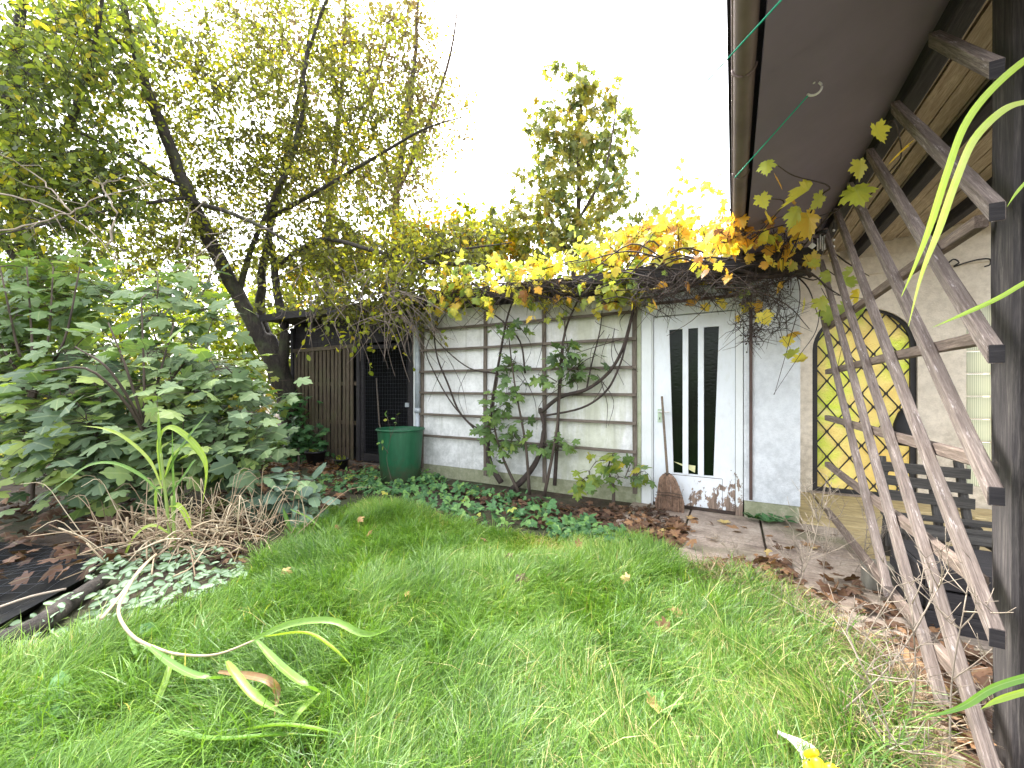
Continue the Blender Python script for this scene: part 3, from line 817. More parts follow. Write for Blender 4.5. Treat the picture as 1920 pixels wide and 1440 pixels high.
# ------------------------------------------------------------------ the house at the right
HY = 6.3
ho = empty('house', (2.0, 6.5, 0), 'house corner with cream porch wall, deep dark eaves and arched yellow glass door', 'house')
ax0, ax1 = .885, 1.865; az = 1.83; arx = (ax0 + ax1) / 2; arr = (ax1 - ax0) / 2
mb = MB()
def rect(mb, x0, x1, z0, z1, y0=HY, y1=HY + .2): mb.box((x0, y0, z0), (x1, y1, z1))
rect(mb, .0, ax0, -.05, 3.4); rect(mb, ax1, 2.26, -.05, 3.4); rect(mb, 2.26, 2.46, -.05, .25); rect(mb, 2.26, 2.46, 2.26, 3.4); rect(mb, 2.46, 4.2, -.05, 3.4)
na = 20
for k in range(na):
    a0, a1 = math.pi * k / na, math.pi * (k + 1) / na
    xa, xb = arx - arr * math.cos(a0), arx - arr * math.cos(a1); za, zb_ = az + arr * math.sin(a0), az + arr * math.sin(a1)
    mb.add([(xa, HY, za), (xb, HY, zb_), (xb, HY, 3.4), (xa, HY, 3.4), (xa, HY + .2, za), (xb, HY + .2, zb_), (xb, HY + .2, 3.4), (xa, HY + .2, 3.4)],
           [(0, 1, 2, 3), (7, 6, 5, 4), (0, 4, 5, 1), (3, 2, 6, 7)])
mb.build('porch_wall', M['cream'], ho, False)
mb = MB(); mb.box((.58, HY - .02, 2.72), (3.1, HY - .003, 2.93)); mb.build('wall_band', M['cream'], ho, False)
# arched door
ad = MB(); n = 40
def arch(r_, xo=0): 
    pts = [(arx - r_, -.0), ] + [(arx - r_ * math.cos(math.pi * k / n), az + r_ * math.sin(math.pi * k / n)) for k in range(n + 1)] + [(arx + r_, -.0)]
    return pts
o_, i_ = arch(arr - .004), arch(arr - .055)
i_[0] = (i_[0][0], .06); i_[-1] = (i_[-1][0], .06); 
m_ = len(o_)
v = [(x, HY + .03, z + .03) for x, z in o_] + [(x, HY + .03, z + .03) for x, z in i_] + [(x, HY + .09, z + .03) for x, z in o_] + [(x, HY + .09, z + .03) for x, z in i_]
f = []
for k in range(m_):
    k2 = (k + 1) % m_
    f += [(k, k2, m_ + k2, m_ + k), (m_ + k, m_ + k2, 3*m_ + k2, 3*m_ + k), (2*m_ + k2, 2*m_ + k, 3*m_ + k, 3*m_ + k2), (k2, k, 2*m_ + k, 2*m_ + k2)]
ad.add(v, f)
adoor = ad.build('arched_door', M['iron'], ho, False)
mb = MB()
pa_ = arch(arr - .05)
v = [(arx, HY + .065, 1.0)] + [(x, HY + .065, max(z + .03, .05)) for x, z in pa_]
mb.add(v, [(0, 1 + k, 1 + (k + 1) % m_) for k in range(m_)])
mb.build('yellow_pane', M['yellowglass'], adoor, False)
mb = MB()
def clip_arch(p0, p1):
    s_ = np.linspace(0, 1, 120)[:, None]; L = np.array(p0) + (np.array(p1) - np.array(p0)) * s_
    r_ = arr - .04
    ok = (np.abs(L[:, 0] - arx) < r_) & (L[:, 1] > .05) & ((L[:, 1] < az + .03) | ((L[:, 0] - arx) ** 2 + (L[:, 1] - az - .03) ** 2 < r_ ** 2))
    return L[ok]
dxp, dzp = .225, .32
knots = []
for k in range(-14, 20):
    for sgn in (1, -1):
        x0 = arx + k * dxp
        L = clip_arch((x0, -.2), (x0 + sgn * 3 * dxp * 3.2 / (dzp * 3), 3.0 * 1.0666)) if False else clip_arch((x0, 0.0), (x0 + sgn * dxp / dzp * 3.0, 3.0))
        if len(L) > 3:
            mb.tube(np.column_stack([L[[0, -1], 0], [HY + .042 - .004 * sgn] * 2, L[[0, -1], 1]]), .0085, 5)
for iz in range(0, 18):
    for ix in range(-3, 4):
        x = arx + ix * dxp + (iz % 2) * dxp / 2 * 1.0; z = iz * dzp / 2
        z = iz * dzp / 2
        L = clip_arch((x, z), (x + .001, z))
        if len(L): mb.box((x - .016, HY + .028, z - .016), (x + .016, HY + .052, z + .016))
mb.build('diamond_grille', M['iron'], adoor, False)
mb = MB(); mb.box((ax0 - .02, HY - .04, .0), (ax1 + .02, HY - .002, .045)); mb.build('door_sill', M['paving'], ho, False)
# glass blocks
gb = MB()
for k in range(1): gb.box((2.262, HY + .02, .25 + k * .25), (2.458, HY + .06, .262 + k * .25 - .002))
gw = gb.build('block_window', M['cream'], ho, False)
for k in range(1, 9):
    mb = MB(); mb.box((2.262, HY + .02, .25 + k * .25), (2.458, HY + .06, .262 + k * .25 - .002)); mb.build('mortar_joint', M['cream'], gw, False)
for k in range(8):
    z = .262 + k * .25
    mb = MB(); mb.box((2.268, HY + .012, z), (2.452, HY + .048, z + .232)); mb.build('glass_block', M['block'], gw, False)
# roof: soffit, gutter, ceiling, beams
YA, YB = .9, 6.28
gz = 2.58
mb = MB()
mb.add([(.10, YA, gz + .02), (.78, YA, gz + .30), (.78, YB, gz + .30), (.10, YB, gz + .02), (.10, YA, gz + .05), (.78, YA, gz + .33), (.78, YB, gz + .33), (.10, YB, gz + .05)],
       [(0, 1, 2, 3), (7, 6, 5, 4), (0, 4, 5, 1), (1, 5, 6, 2), (2, 6, 7, 3), (3, 7, 4, 0)])
so = mb.build('soffit', M['soffit'], ho, False)
mb = MB()
for k in range(20):
    x = .16 + k * .033
for y in (1.95, 3.2, 4.45, 5.7):
    mb = MB(); mb.add([(.12, y - .003, gz + .027), (.77, y - .003, gz + .295), (.77, y + .003, gz + .295), (.12, y + .003, gz + .027)], [(0, 1, 2, 3)])
    mb.build('board_joint', M['soffit'], so, False)
mb = MB(); th = np.linspace(math.pi, 2 * math.pi, 13)
for r_, flip in ((.040, 1), (.036, -1)):
    prof = np.column_stack([.040 + r_ * np.cos(th), gz + .045 + r_ * np.sin(th)])
    v = np.concatenate([np.column_stack([prof[:, 0], np.full(13, y), prof[:, 1]]) for y in (YA, YB)])
    mb.add(v, [((k, k + 1, 13 + k + 1, 13 + k)) for k in range(12)])
mb.tube([(.0, YA, gz + .05), (.0, YB, gz + .05)], .007, 6)
gut = mb.build('gutter', M['gutter'], ho)
for y in (1.0, 1.87, 2.75, 3.6):
    mb = MB(); mb.tube(np.column_stack([0.040 + .043 * np.cos(th), np.full(13, y), gz + .045 + .043 * np.sin(th)]), .005, 5); mb.build('gutter_bracket', M['gutter'], gut)
cb = MB()
def cz_(x): return 2.98 + .12 * (x - .78)
cb.add([(.74, YA, cz_(.74) + .05), (3.1, YA, cz_(3.1) + .05), (3.1, YB + .2, cz_(3.1) + .05), (.74, YB + .2, cz_(.74) + .05), (.74, YA, cz_(.74) + .45), (3.1, YA, cz_(3.1) + .45), (3.1, YB + .2, cz_(3.1) + .45), (.74, YB + .2, cz_(.74) + .45)],
       [(0, 3, 2, 1), (4, 5, 6, 7), (0, 1, 5, 4), (1, 2, 6, 5), (2, 3, 7, 6), (3, 0, 4, 7)])
cb.add([(-.02, YA, gz + .09), (.74, YA, cz_(.74) + .4), (.74, YB + .2, cz_(.74) + .4), (-.02, YB + .2, gz + .09), (-.02, YA, gz + .11), (.74, YA, cz_(.74) + .46), (.74, YB + .2, cz_(.74) + .46), (-.02, YB + .2, gz + .11)],
       [(0, 1, 2, 3), (7, 6, 5, 4), (0, 4, 5, 1), (1, 5, 6, 2), (2, 6, 7, 3), (3, 7, 4, 0)])
cl = cb.build('ceiling', M['dark_wood'], ho, False)
xx = .86
while xx < 2.9:
    wd = random.uniform(.10, .125)
    plank('ceiling_board', (xx + wd / 2, YA, cz_(xx) + .03), (xx + wd / 2, YB, cz_(xx) + .03), wd, .024, M['ceiling'], cl)
    xx += wd + .022
for x in (1.30, 1.95, 2.6):
    plank('rafter', (x, YA, cz_(x) - .05), (x, YB - .01, cz_(x) - .05), .08, .12, M['dark_wood'], ho)
plank('eaves_beam', (.80, YA, gz + .29 + .02), (.80, YB - .01, gz + .29 + .02), .085, .20, M['dark_wood'], ho)
pw = empty  # corner post of three boards
plank('corner_post', (.87, 2.0, -.02), (.87, 2.0, 2.79), .13, .13, M['post'], ho, up=(0, 1, 0))
plank('corner_post', (.90, 1.83, -.02), (.90, 1.83, 2.79), .16, .20, M['post'], ho, up=(0, 1, 0))
plank('cover_board', (.845, 2.105, -.02), (.845, 2.105, 2.79), .03, .06, M['post'], ho, up=(0, 1, 0))
mb = MB(); P = [on_y(1768 + a, 490 + b, HY - .05) for a, b in ((8, 5), (20, -4), (30, 2), (20, 10), (45, 2), (70, -4), (88, -4), (88, 6), (78, 10))]
mb.tube(smooth_path(P, 4), .008, 5); mb.build('wire_hook', M['iron'], ho)

# ------------------------------------------------------------------ diagonal lattice screen before the porch
ls = empty('lattice_screen', (.73, 3.0, 0), 'big leaning-looking lattice of weathered diagonal timbers between post and white pillar', 'trellis')
YC, YE = 1.836, 4.66
dirv = Vector((0, 1, 1)).normalized()
for s in (.48, .032, -.416, -.864, -1.312, -1.76, -2.15, -2.61):
    ya = YC; za = ya + s
    zb0 = -.02
    if s == -2.61: zb0 = .23
    if za < zb0: za = zb0; ya = za - s
    yb_ = YE; zb_ = yb_ + s
    if zb_ > 2.75: zb_ = 2.75; yb_ = zb_ - s
    if yb_ - ya < .25: continue
    o = plank('slat', (.725, ya, za), (.725, yb_, zb_), .036, .043, M['lattice'], ls, up=(0, -1, 1), rough=.0018, endcut=1.0)
    if za > .1 and ya == YC:
        mb = MB(); zc = za; mb.box((.708, ya - .0035, zc - .028), (.742, ya - .0005, zc + .028))
        mb.build('slat_end', M['dark_wood'], ls, False)
for z in (1.90, 1.49, 1.06, .63, .2):
    plank('rail', (.764, 2.03 if z > .5 else 2.07, z), (.764, YE, z), .036, .046, M['rail'], ls)
bs = MB(); q = on_z(1652, 1110, 0); bs.box((q[0] - .09, q[1] - .08, -.02), (q[0] + .09, q[1] + .08, .19))
o = bs.build('prop_stone', M['stone'], None, False); tag(o, 'grey stone block under the foot of the far lattice slat', 'stone')
bm_ = o.modifiers.new('bev', 'BEVEL'); bm_.width = .025; bm_.segments = 3

# weathered bench on the porch
be = empty('garden_bench', (1.35, 3.75, 0), 'dark weathered slatted garden bench behind the lattice', 'bench')
M['bench'] = wood('bench_wood', (.03, .028, .026), (.085, .078, .07), (.2, .185, .165))
bx0, bx1 = 1.02, 1.52
for k in range(3):
    plank('back_slat', (bx0, 4.16 + .03 * k, .50 + .105 * k), (bx1, 4.12 + .03 * k, .49 + .105 * k), .02, .075, M['bench'], be)
for x in (bx0 + .03, (bx0 + bx1) / 2 + .06, bx1 - .03):
    plank('back_stile', (x, 4.06, .12), (x, 4.27, .78), .045, .04, M['bench'], be, up=(0, -1, .3))
for k in range(5):
    plank('seat_slat', (bx0 - .03, 3.55 + k * .115, .35 + .012 * (k - 2) ** 2 - .02), (bx1 + .06, 3.55 + k * .115, .35 + .012 * (k - 2) ** 2 - .02), .09, .024, M['bench'], be)
for x in (bx0 + .02, bx1 - .02):
    plank('leg', (x, 3.55, .02), (x, 3.62, .34), .06, .05, M['bench'], be, up=(0, 1, 0))
    plank('leg', (x, 4.16, .02), (x, 4.06, .34), .06, .05, M['bench'], be, up=(0, 1, 0))
    plank('side_rail', (x, 3.5, .30), (x, 4.1, .28), .05, .07, M['bench'], be)
# dark crate below / beside the bench
cr = empty('storage_crate', (1.12, 3.2, 0), 'black wooden crate on the porch floor in front of the bench', 'crate')
for k in range(3): plank('board', (.90, 2.98, .07 + k * .115), (.90, 3.44, .07 + k * .115), .02, .105, M['dark_wood'], cr)
for k in range(3): plank('board', (.91, 2.97, .07 + k * .115), (1.5, 2.97, .07 + k * .115), .02, .105, M['dark_wood'], cr)
mb = MB(); mb.box((.915, 2.985, .33), (1.5, 3.44, .35)); mb.box((.915, 3.44, .02), (1.5, 3.46, .35)); mb.box((1.48, 2.985, .02), (1.5, 3.43, .33)); mb.build('lid', M['dark_wood'], cr, False)
# black bag by the door
bg_ = MB(); c = on_y(1703, 798, HY - .1)
lathe(bg_, (c[0], HY - .09, c[2] - .24), [(.005, 0), (.10, .01), (.135, .1), (.13, .25), (.09, .38), (.04, .46), (.012, .5)], 18, (1, .5))
bag = bg_.build('hanging_bag', M['black']); tag(bag, 'black bag hanging at the right edge of the arched yellow door', 'bag')

# clothes lines, hook, chimes
hk = pt(1516, 178, 1.9)
xh, yh = hk[0], hk[1]; hz = gz + .02 + .28 / .68 * (xh - .10)
hk = pt(1516, 178, 1.9 * (hz - H) / (hk[2] - H))
for _ in range(4):
    hz = gz + .02 + .28 / .68 * (hk[0] - .10); t_ = (hz - .04 - H) * F / (735 - 178); hk = pt(1516, 178, t_)
cl1 = empty('clothes_line', tuple(hk), 'green washing line running from the white hook under the eaves', 'clothes line')
mb = MB(); mb.tube([hk, pt(1378, 333, 2.17)], .0034, 5); mb.build('cord', M['cord'], cl1)
mb = MB(); th = np.linspace(-2.6, .9, 12); mb.tube(np.column_stack([hk[0] + .028 * np.cos(th) + .02, np.full(12, hk[1]), hk[2] + .028 * np.sin(th) + .02]), .005, 6)
mb.tube([(hk[0] + .02, hk[1], hk[2] + .045), (hk[0] + .02, hk[1], hz + .05)], .005, 6); mb.build('hook', M['white'], cl1)
p1 = pt(1130, 366, 7.0); p0 = pt(1378, 95, 1.4); p0 = p0 + (p0 - p1) * .14
mb = MB(); mb.tube([p0, p1], .0028, 5); o = mb.build('clothes_line', M['cord']); tag(o, 'second green washing line crossing the gutter at the top edge', 'clothes line')
wc = empty('wind_chime', tuple(pt(1540, 440, 3.5)), 'silver tube wind chime hanging among the vine leaves', 'wind chime')
mb = MB()
for k, (u, v0, v1) in enumerate(((1533, 447, 470), (1538, 440, 467), (1542, 443, 470), (1546, 441, 468))):
    mb.tube([pt(u, v0, 3.5 + .01 * (k % 2)), pt(u, v1, 3.5 + .01 * (k % 2))], .006, 7)
mb.build('chime_tubes', M['white'], wc)
mb = MB(); a = pt(1540, 436, 3.5); mb.box(a - [.04, .04, .006], a + [.04, .04, .006]); mb.tube([a, (a[0], a[1], 2.83)], .002, 4); mb.build('chime_top', M['black'], wc)
mb = MB(); a = pt(1523, 461, 3.45); mb.add([a + [0, -.004, .028], a + [.03, 0, 0], a + [0, -.004, -.028], a + [-.03, 0, 0], a + [0, .004, .028], a + [.03, .005, 0], a + [0, .004, -.028], a + [-.03, .005, 0]], [(0, 1, 2, 3), (7, 6, 5, 4), (0, 4, 5, 1), (1, 5, 6, 2), (2, 6, 7, 3), (3, 7, 4, 0)]); mb.tube([a, (a[0], a[1], 2.72)], .0015, 4); mb.build('sail', M['white'], wc, False)
fg = empty('bead_garland', tuple(pt(1563, 440, 3.5)), 'hanging string of beads ending in a pale flower under the eaves', 'garland')
mb = MB(); a = pt(1563, 400, 3.5); b = pt(1563, 482, 3.5); mb.tube([(a[0], a[1], 2.83), b], .0018, 4); mb.build('string', M['black'], fg)
mb = MB()
for v in (432, 450, 462, 470): c = pt(1563, v, 3.5); lathe(mb, (c[0], c[1], c[2] - .012), [(.001, 0), (.010, .006), (.010, .018), (.001, .024)], 8)
mb.build('beads', M['white'], fg)
mb = MB(); c = pt(1563, 481, 3.48)
rt = np.array([CY, SY, 0]); 
for k in range(5):
    a = k * 2 * math.pi / 5 + .3; q = c + rt * .034 * math.cos(a) + np.array([0, 0, .034 * math.sin(a)])
    th = np.linspace(0, 2 * math.pi, 9); mb.tube(np.array([q + rt * .017 * math.cos(t) + np.array([0, 0, .017 * math.sin(t)]) for t in th]), .006, 5, cap=False)
mb.build('flower', plain('pale_gold', (.55, .45, .25), .5), fg)

# fallen flower ornament at the lower edge
fo_c = pt(1525, 1425, 1.250)
fo = empty('flower_ornament', tuple(fo_c), 'yellow plastic flower ornament with a white scoop lying in the grass', 'ornament')
mb = MB()
rt, fw_ = np.array([CY, SY, 0]), np.array([-SY, CY, 0])
A = [pt(1460, 1376, 1.320), pt(1485, 1393, 1.302), pt(1505, 1425, 1.267), pt(1500, 1470, 1.232)]
B = [pt(1468, 1374, 1.355), pt(1508, 1388, 1.338), pt(1535, 1408, 1.320), pt(1540, 1445, 1.285)]
A, B = smooth_path(A, 4), smooth_path(B, 4)
n = len(A); vs = []
for k in range(n):
    m2 = (A[k] + B[k]) / 2 + np.array([0, 0, -.012 * math.sin(math.pi * k / n)]) + fw_ * .012
    for q in (A[k], m2, B[k]): vs.append(q)
for k in range(n):
    for j in range(3): vs.append(np.array(vs[k * 3 + j]) + fw_ * .004 + np.array([0, 0, -.003]))
f = []
for k in range(n - 1):
    for j in range(2):
        a = k * 3 + j; f += [(a, a + 1, a + 4, a + 3), (3*n + a + 3, 3*n + a + 4, 3*n + a + 1, 3*n + a)]
for k in range(n - 1):
    a = k * 3; f += [(a, a + 3, 3*n + a + 3, 3*n + a), (a + 5, a + 2, 3*n + a + 2, 3*n + a + 5)]
mb.add(vs, f); mb.build('scoop', M['white'], fo)
for (u, v, du, dv, r_) in ((1512, 1425, 10, 40, .015), (1528, 1418, 16, 45, .019), (1550, 1430, 22, 40, .020), (1568, 1440, 22, 34, .018), (1508, 1416, 24, -6, .010)):
    mb = MB(); a = pt(u, v, 1.232); b = pt(u + du, v + dv, 1.197)
    L = np.array([a + (b - a) * s_ for s_ in np.linspace(0, 1, 9)])
    mb.tube(L, r_ * np.sqrt(np.clip(1 - (np.linspace(-1, .8, 9)) ** 4, .02, 1)), 10); mb.build('petal', M['yellow'], fo)
mb = MB(); mb.tube([pt(1560, 1475, 1.197), pt(1580, 1520, 1.144), np.append(pt(1600, 1700, 1.100)[:2], -.02)], .008, 6); mb.build('stake', M['black'], fo)

toward = -np.array([-SY, CY, 0])
# ------------------------------------------------------------------ trees and shrubs
class Tree:
    def __init__(s): s.w = MB(); s.l = MB(); s.nodes = []; s.rad = []
    def stem(s, pts, rad, sides=8, n=5, wob=0.0):
        if max(rad) > .08: wob = .012
        P = smooth_path([pt(*q) if len(q) == 3 and not isinstance(q, np.ndarray) else q for q in pts], n)
        if wob: P = P + rng.normal(0, wob, P.shape)
        r_ = interp(rad, len(P)); s.w.tube(P, r_, sides, tint=.5)
        s.nodes += list(P[1:]); s.rad += list(r_[1:])
        return P
    def crown(s, blobs, T, size, per, clr, tint=(.15, .75), up=.5, droop=.25, twigs=4, twig_r=.004, tf=None, lsides=4, bare=0.0):
        cs = []
        for (u, v, t, ru, rv, rt_, n) in blobs:
            d = rng.normal(0, 1, (n, 3)); d = unit(d) * rng.uniform(0, 1, (n, 1)) ** (1 / 2.4)
            for a in d: cs.append(pt(u + a[0] * ru, v + a[1] * rv, max(.8, t + a[2] * rt_)))
        cs = np.array(cs)
        nodes = np.array(s.nodes); 
        order = np.argsort([np.min(np.linalg.norm(nodes - c, axis=1)) for c in cs])
        nodes = list(s.nodes); rad = list(s.rad)
        for i_ in order:
            c = cs[i_]; N = np.array(nodes)
            dd = np.linalg.norm(N - c, axis=1) + .35 * np.clip(N[:, 2] - c[2] + .1, 0, 9)
            j = int(np.argmin(dd)); a = N[j]; L = np.linalg.norm(c - a)
            if L > .05:
                midp = a + (c - a) * .5 + rng.normal(0, .07, 3) * L + np.array([0, 0, .07 * L])
                P = smooth_path([a, midp, c], 3)
                r0 = min(rad[j] * .7, .004 + .009 * L); 
                s.w.tube(P, np.linspace(r0, .0035, len(P)), lsides, cap=False)
                for q, r1 in zip(P[2:], np.linspace(r0, .0035, len(P))[2:]): nodes.append(q); rad.append(r1)
            tw = rdir(twigs, .25) * clr * rng.uniform(.6, 1.25, (twigs, 1)) - np.array([0, 0, .15 * clr])
            for d in tw:
                m2 = c + d * .5 + rng.normal(0, .1 * clr, 3)
                s.w.tube([c, m2, c + d], [twig_r, twig_r * .8, twig_r * .4], 3, cap=False)
            if rng.uniform() < bare: continue
            k = max(1, int(per * rng.uniform(.6, 1.4)))
            w_ = rng.integers(0, twigs, k); f_ = rng.uniform(.2, 1.08, (k, 1))
            p = c + tw[w_] * f_ + rng.normal(0, .10 * clr, (k, 3))
            ax = unit(tw[w_] * .7 + rng.normal(0, .6, (k, 3)) * clr + np.array([0, 0, -droop * clr * 2]))
            nr = rng.normal(0, .55, (k, 3)); nr[:, 2] += up * 1.6
            ti = rng.uniform(*tint) + rng.normal(0, .12, k)
            if tf is not None: ti = ti + tf(p)
            put_leaves(s.l, T, p, ax, nr, size * rng.uniform(.65, 1.25, k), np.clip(ti, 0, 1))
    def done(s, name, label, cat, bark, lmat, base, group=None, crown='crown', trunk='trunk'):
        e = empty(name, tuple(base), label, cat, group)
        if s.w.n: s.w.build(trunk, bark, e)
        if s.l.n: s.l.build(crown, lmat, e, smooth=False)
        return e

# leaning many-stemmed tree left of the pen
T = Tree()
T.stem([(572, 880, 8.1), (560, 830, 8.1), (537, 740, 8.0), (508, 655, 7.9), (497, 635, 7.9)], [.31, .25, .205, .20, .16], 12)
T.stem([(508, 665, 7.9), (455, 570, 7.7), (400, 465, 7.4), (355, 370, 7.1), (303, 238, 6.8), (264, 130, 6.6), (235, 30, 6.4), (222, -140, 6.2)], [.165, .135, .115, .10, .085, .068, .054, .03], 10)
T.stem([(505, 655, 8.0), (488, 590, 8.2), (490, 530, 8.3), (505, 440, 8.5), (530, 330, 8.7), (560, 180, 8.8), (600, -60, 9)], [.13, .10, .085, .07, .055, .04, .02])
T.stem([(545, 760, 7.95), (528, 700, 7.9), (536, 625, 7.8), (521, 560, 7.8), (512, 480, 7.9), (505, 410, 7.9), (545, 300, 7.8), (570, 200, 7.8), (577, 100, 7.8), (640, -80, 7.6)], [.13, .115, .095, .08, .065, .055, .05, .042, .034, .02])
T.stem([(445, 560, 7.7), (470, 470, 7.6), (500, 400, 7.4), (530, 330, 7.2)], [.065, .05, .038, .025])
T.stem([(505, 410, 7.9), (610, 350, 7.6), (720, 285, 7.3), (800, 240, 7.0), (885, 215, 6.8)], [.045, .034, .027, .018, .006])
T.stem([(516, 500, 7.8), (600, 450, 7.2), (700, 470, 6.5), (775, 488, 6.0), (850, 470, 5.8), (960, 455, 5.5)], [.042, .037, .033, .028, .02, .008])
T.stem([(775, 488, 6.0), (850, 495, 5.8), (930, 500, 5.6), (1010, 520, 5.4)], [.035, .028, .02, .01])
T.stem([(525, 585, 7.7), (585, 590, 7.2), (650, 598, 6.8), (720, 620, 6.4)], [.035, .028, .02, .008])
T.stem([(360, 380, 7.1), (420, 395, 6.6), (500, 430, 6.2), (560, 470, 6.0)], [.042, .034, .024, .012])
T.stem([(345, 350, 7.1), (300, 330, 6.6), (230, 285, 6.2), (150, 250, 5.8)], [.042, .03, .022, .012])
T.stem([(250, 90, 6.6), (190, 60, 6.4), (150, 0, 6.3), (120, -80, 6)], [.045, .036, .028, .014])
T.stem([(355, 370, 7.1), (250, 385, 6.2), (130, 410, 5.4), (0, 440, 4.9)], [.03, .022, .015, .008])
T.crown([(300, 120, 7.6, 190, 180, .9, 150), (420, 300, 8.0, 180, 180, .9, 170), (600, 330, 8.0, 180, 140, .9, 190), (700, 200, 8.0, 160, 170, .9, 140), (640, 480, 7.6, 180, 80, .9, 150), (820, 470, 6.2, 120, 50, .6, 60), (330, 430, 7.6, 200, 120, .8, 150), (520, 100, 8.3, 200, 150, .9, 170), (720, 548, 5.7, 160, 30, .4, 45), (300, 200, 6.4, 190, 180, .5, 36), (690, 572, 5.6, 170, 18, .25, 34)],
        OVAL, .078, 31, .48, (.08, .8), tf=lambda p: .07 * np.clip((proj(p)[0] - 420) / 350, -1, 1), bare=.15, twigs=5)
T.done('leaning_tree', 'dark leaning tree forking into several stems beside the timber pen', 'tree', M['bark'], M['l_olive'], pt(570, 870, 8.1))

# slender trees behind the shed
for (u, base_t, top, lab, blobs) in (
    (610, 11.0, (650, -160, 11), 'slim tree with sparse brown-green leaves rising behind the dark pen', [(600, 120, 11, 130, 200, 1.2, 230), (560, 330, 11, 130, 120, 1.2, 130), (480, 60, 11.5, 110, 140, 1, 90)]),
    (735, 10.5, (790, -140, 10.5), 'airy tree with small brownish leaves at the edge of the open sky', [(735, 90, 10.5, 90, 180, 1.0, 190), (800, 215, 10.3, 85, 80, .9, 85), (740, 340, 10.5, 95, 90, 1.0, 110)])):
    T = Tree(); b0 = on_z(u, 735 + F * H / base_t, 0); q = [np.array(b0), pt(u + 5, 560, base_t), pt(u + 10, 360, base_t), pt((u + top[0]) / 2 + 12, 150, base_t), pt(*top)]
    T.stem(q, [.16, .12, .09, .06, .02])
    T.stem([q[2], pt(u + 60, 250, base_t), pt(u + 110, 100, base_t), pt(u + 130, -60, base_t)], [.06, .05, .035, .012])
    T.stem([q[2], pt(u - 30, 260, base_t), pt(u - 60, 120, base_t)], [.05, .035, .012])
    T.crown(blobs, OVAL, .10, 24, .55, (.0, .75), bare=.1)
    T.done('slender_tree', lab, 'tree', M['twig'], M['l_brown'], b0, 'slim trees behind the shed')
# yellow-green bush just behind the shed roof
T = Tree(); b0 = np.array(on_y(760, 735, 7.4)); b0[2] = 0
for du in (-120, -40, 50, 140): T.stem([b0, b0 + [du / 100, 0, 1.4], b0 + [du / 55, .1, 2.9], b0 + [du / 45, .1, 3.9]], [.06, .045, .03, .012])
T.crown([(700, 470, 8.6, 110, 85, .8, 85), (850, 455, 8.0, 110, 70, .7, 85), (610, 520, 9, 70, 60, .8, 45), (940, 470, 7.6, 70, 55, .6, 45)], OVAL7, .12, 24, .34, (.2, .9))
T.done('yellow_shrub', 'bright yellow-green shrub showing over the left half of the shed roof', 'shrub', M['twig'], M['l_yellow'], b0)

# dense tree at the left edge
T = Tree(); b0 = on_z(40, 735 + F * H / 6.8, 0)
T.stem([np.array(b0), pt(50, 740, 6.8), pt(70, 600, 6.7), pt(40, 420, 6.6), pt(20, 200, 6.4), pt(60, -100, 6.2)], [.17, .15, .13, .12, .09, .04])
T.stem([pt(40, 420, 6.6), pt(110, 280, 6.2), pt(170, 120, 6), pt(200, -60, 5.8)], [.08, .06, .04, .015])
T.stem([pt(60, 520, 6.6), pt(-40, 380, 6.2), pt(-120, 200, 6)], [.08, .06, .03])
T.crown([(60, 110, 6.0, 170, 170, 1.2, 190), (40, 330, 6.0, 150, 130, 1.2, 170), (170, 330, 6.2, 130, 130, 1.0, 110), (40, 520, 6.4, 130, 110, 1.0, 100), (190, 60, 6.4, 120, 110, 1.0, 80)], OVAL7, .10, 22, .46, (.1, .95), tf=lambda p: np.where(rng.uniform(0, 1, len(p)) < .02, .5, 0))
T.done('broadleaf_tree', 'dense dark green broadleaf tree filling the upper left corner', 'tree', M['bark'], M['l_green'], b0)

# thicket far behind: separate shrubs
back = [(60, 13.5, 170, 660, 150, 'far thicket shrub at the left edge behind the sycamore bush', 'l_green'), (250, 14.0, 150, 640, 140, 'far pale shrub seen just left of the leaning tree stems', 'l_yellow'),
        (430, 12.5, 120, 650, 110, 'bright lime shrub seen under the leaning trunk', 'l_yellow'), (540, 14.5, 110, 560, 120, 'tall olive shrub beyond the pen roof corner', 'l_olive'),
        (330, 16.5, 200, 520, 110, 'distant tall olive tree crown behind the thicket', 'l_olive'), (120, 17, 220, 500, 130, 'distant dark green tree crown behind the left thicket', 'l_green'), (-130, 12, 150, 600, 200, 'thicket shrub cut off by the left picture edge', 'l_green')]
for (u, t, ru, v, rv, lab, lm) in back:
    T = Tree(); b0 = on_z(u, 735 + F * H / t, 0); b0 = np.array(b0); b0[2] = .3
    for k in range(4):
        e = pt(u + (k - 1.5) * ru * .45, v - rv * .3, t + random.uniform(-.4, .4)); T.stem([b0, (b0 + e) / 2 + rng.normal(0, .2, 3), e], [.08, .05, .015], 6)
    T.crown([(u, v, t, ru, rv, 1.0, 110), (u, v + rv * .7, t - .3, ru * .9, rv * .6, .8, 60)], OVAL7, .19, 22, .55, (.0, .5), twigs=3)
    T.done('thicket_shrub', lab, 'shrub', M['twig'], M[lm], b0, 'shrubs of the far thicket')

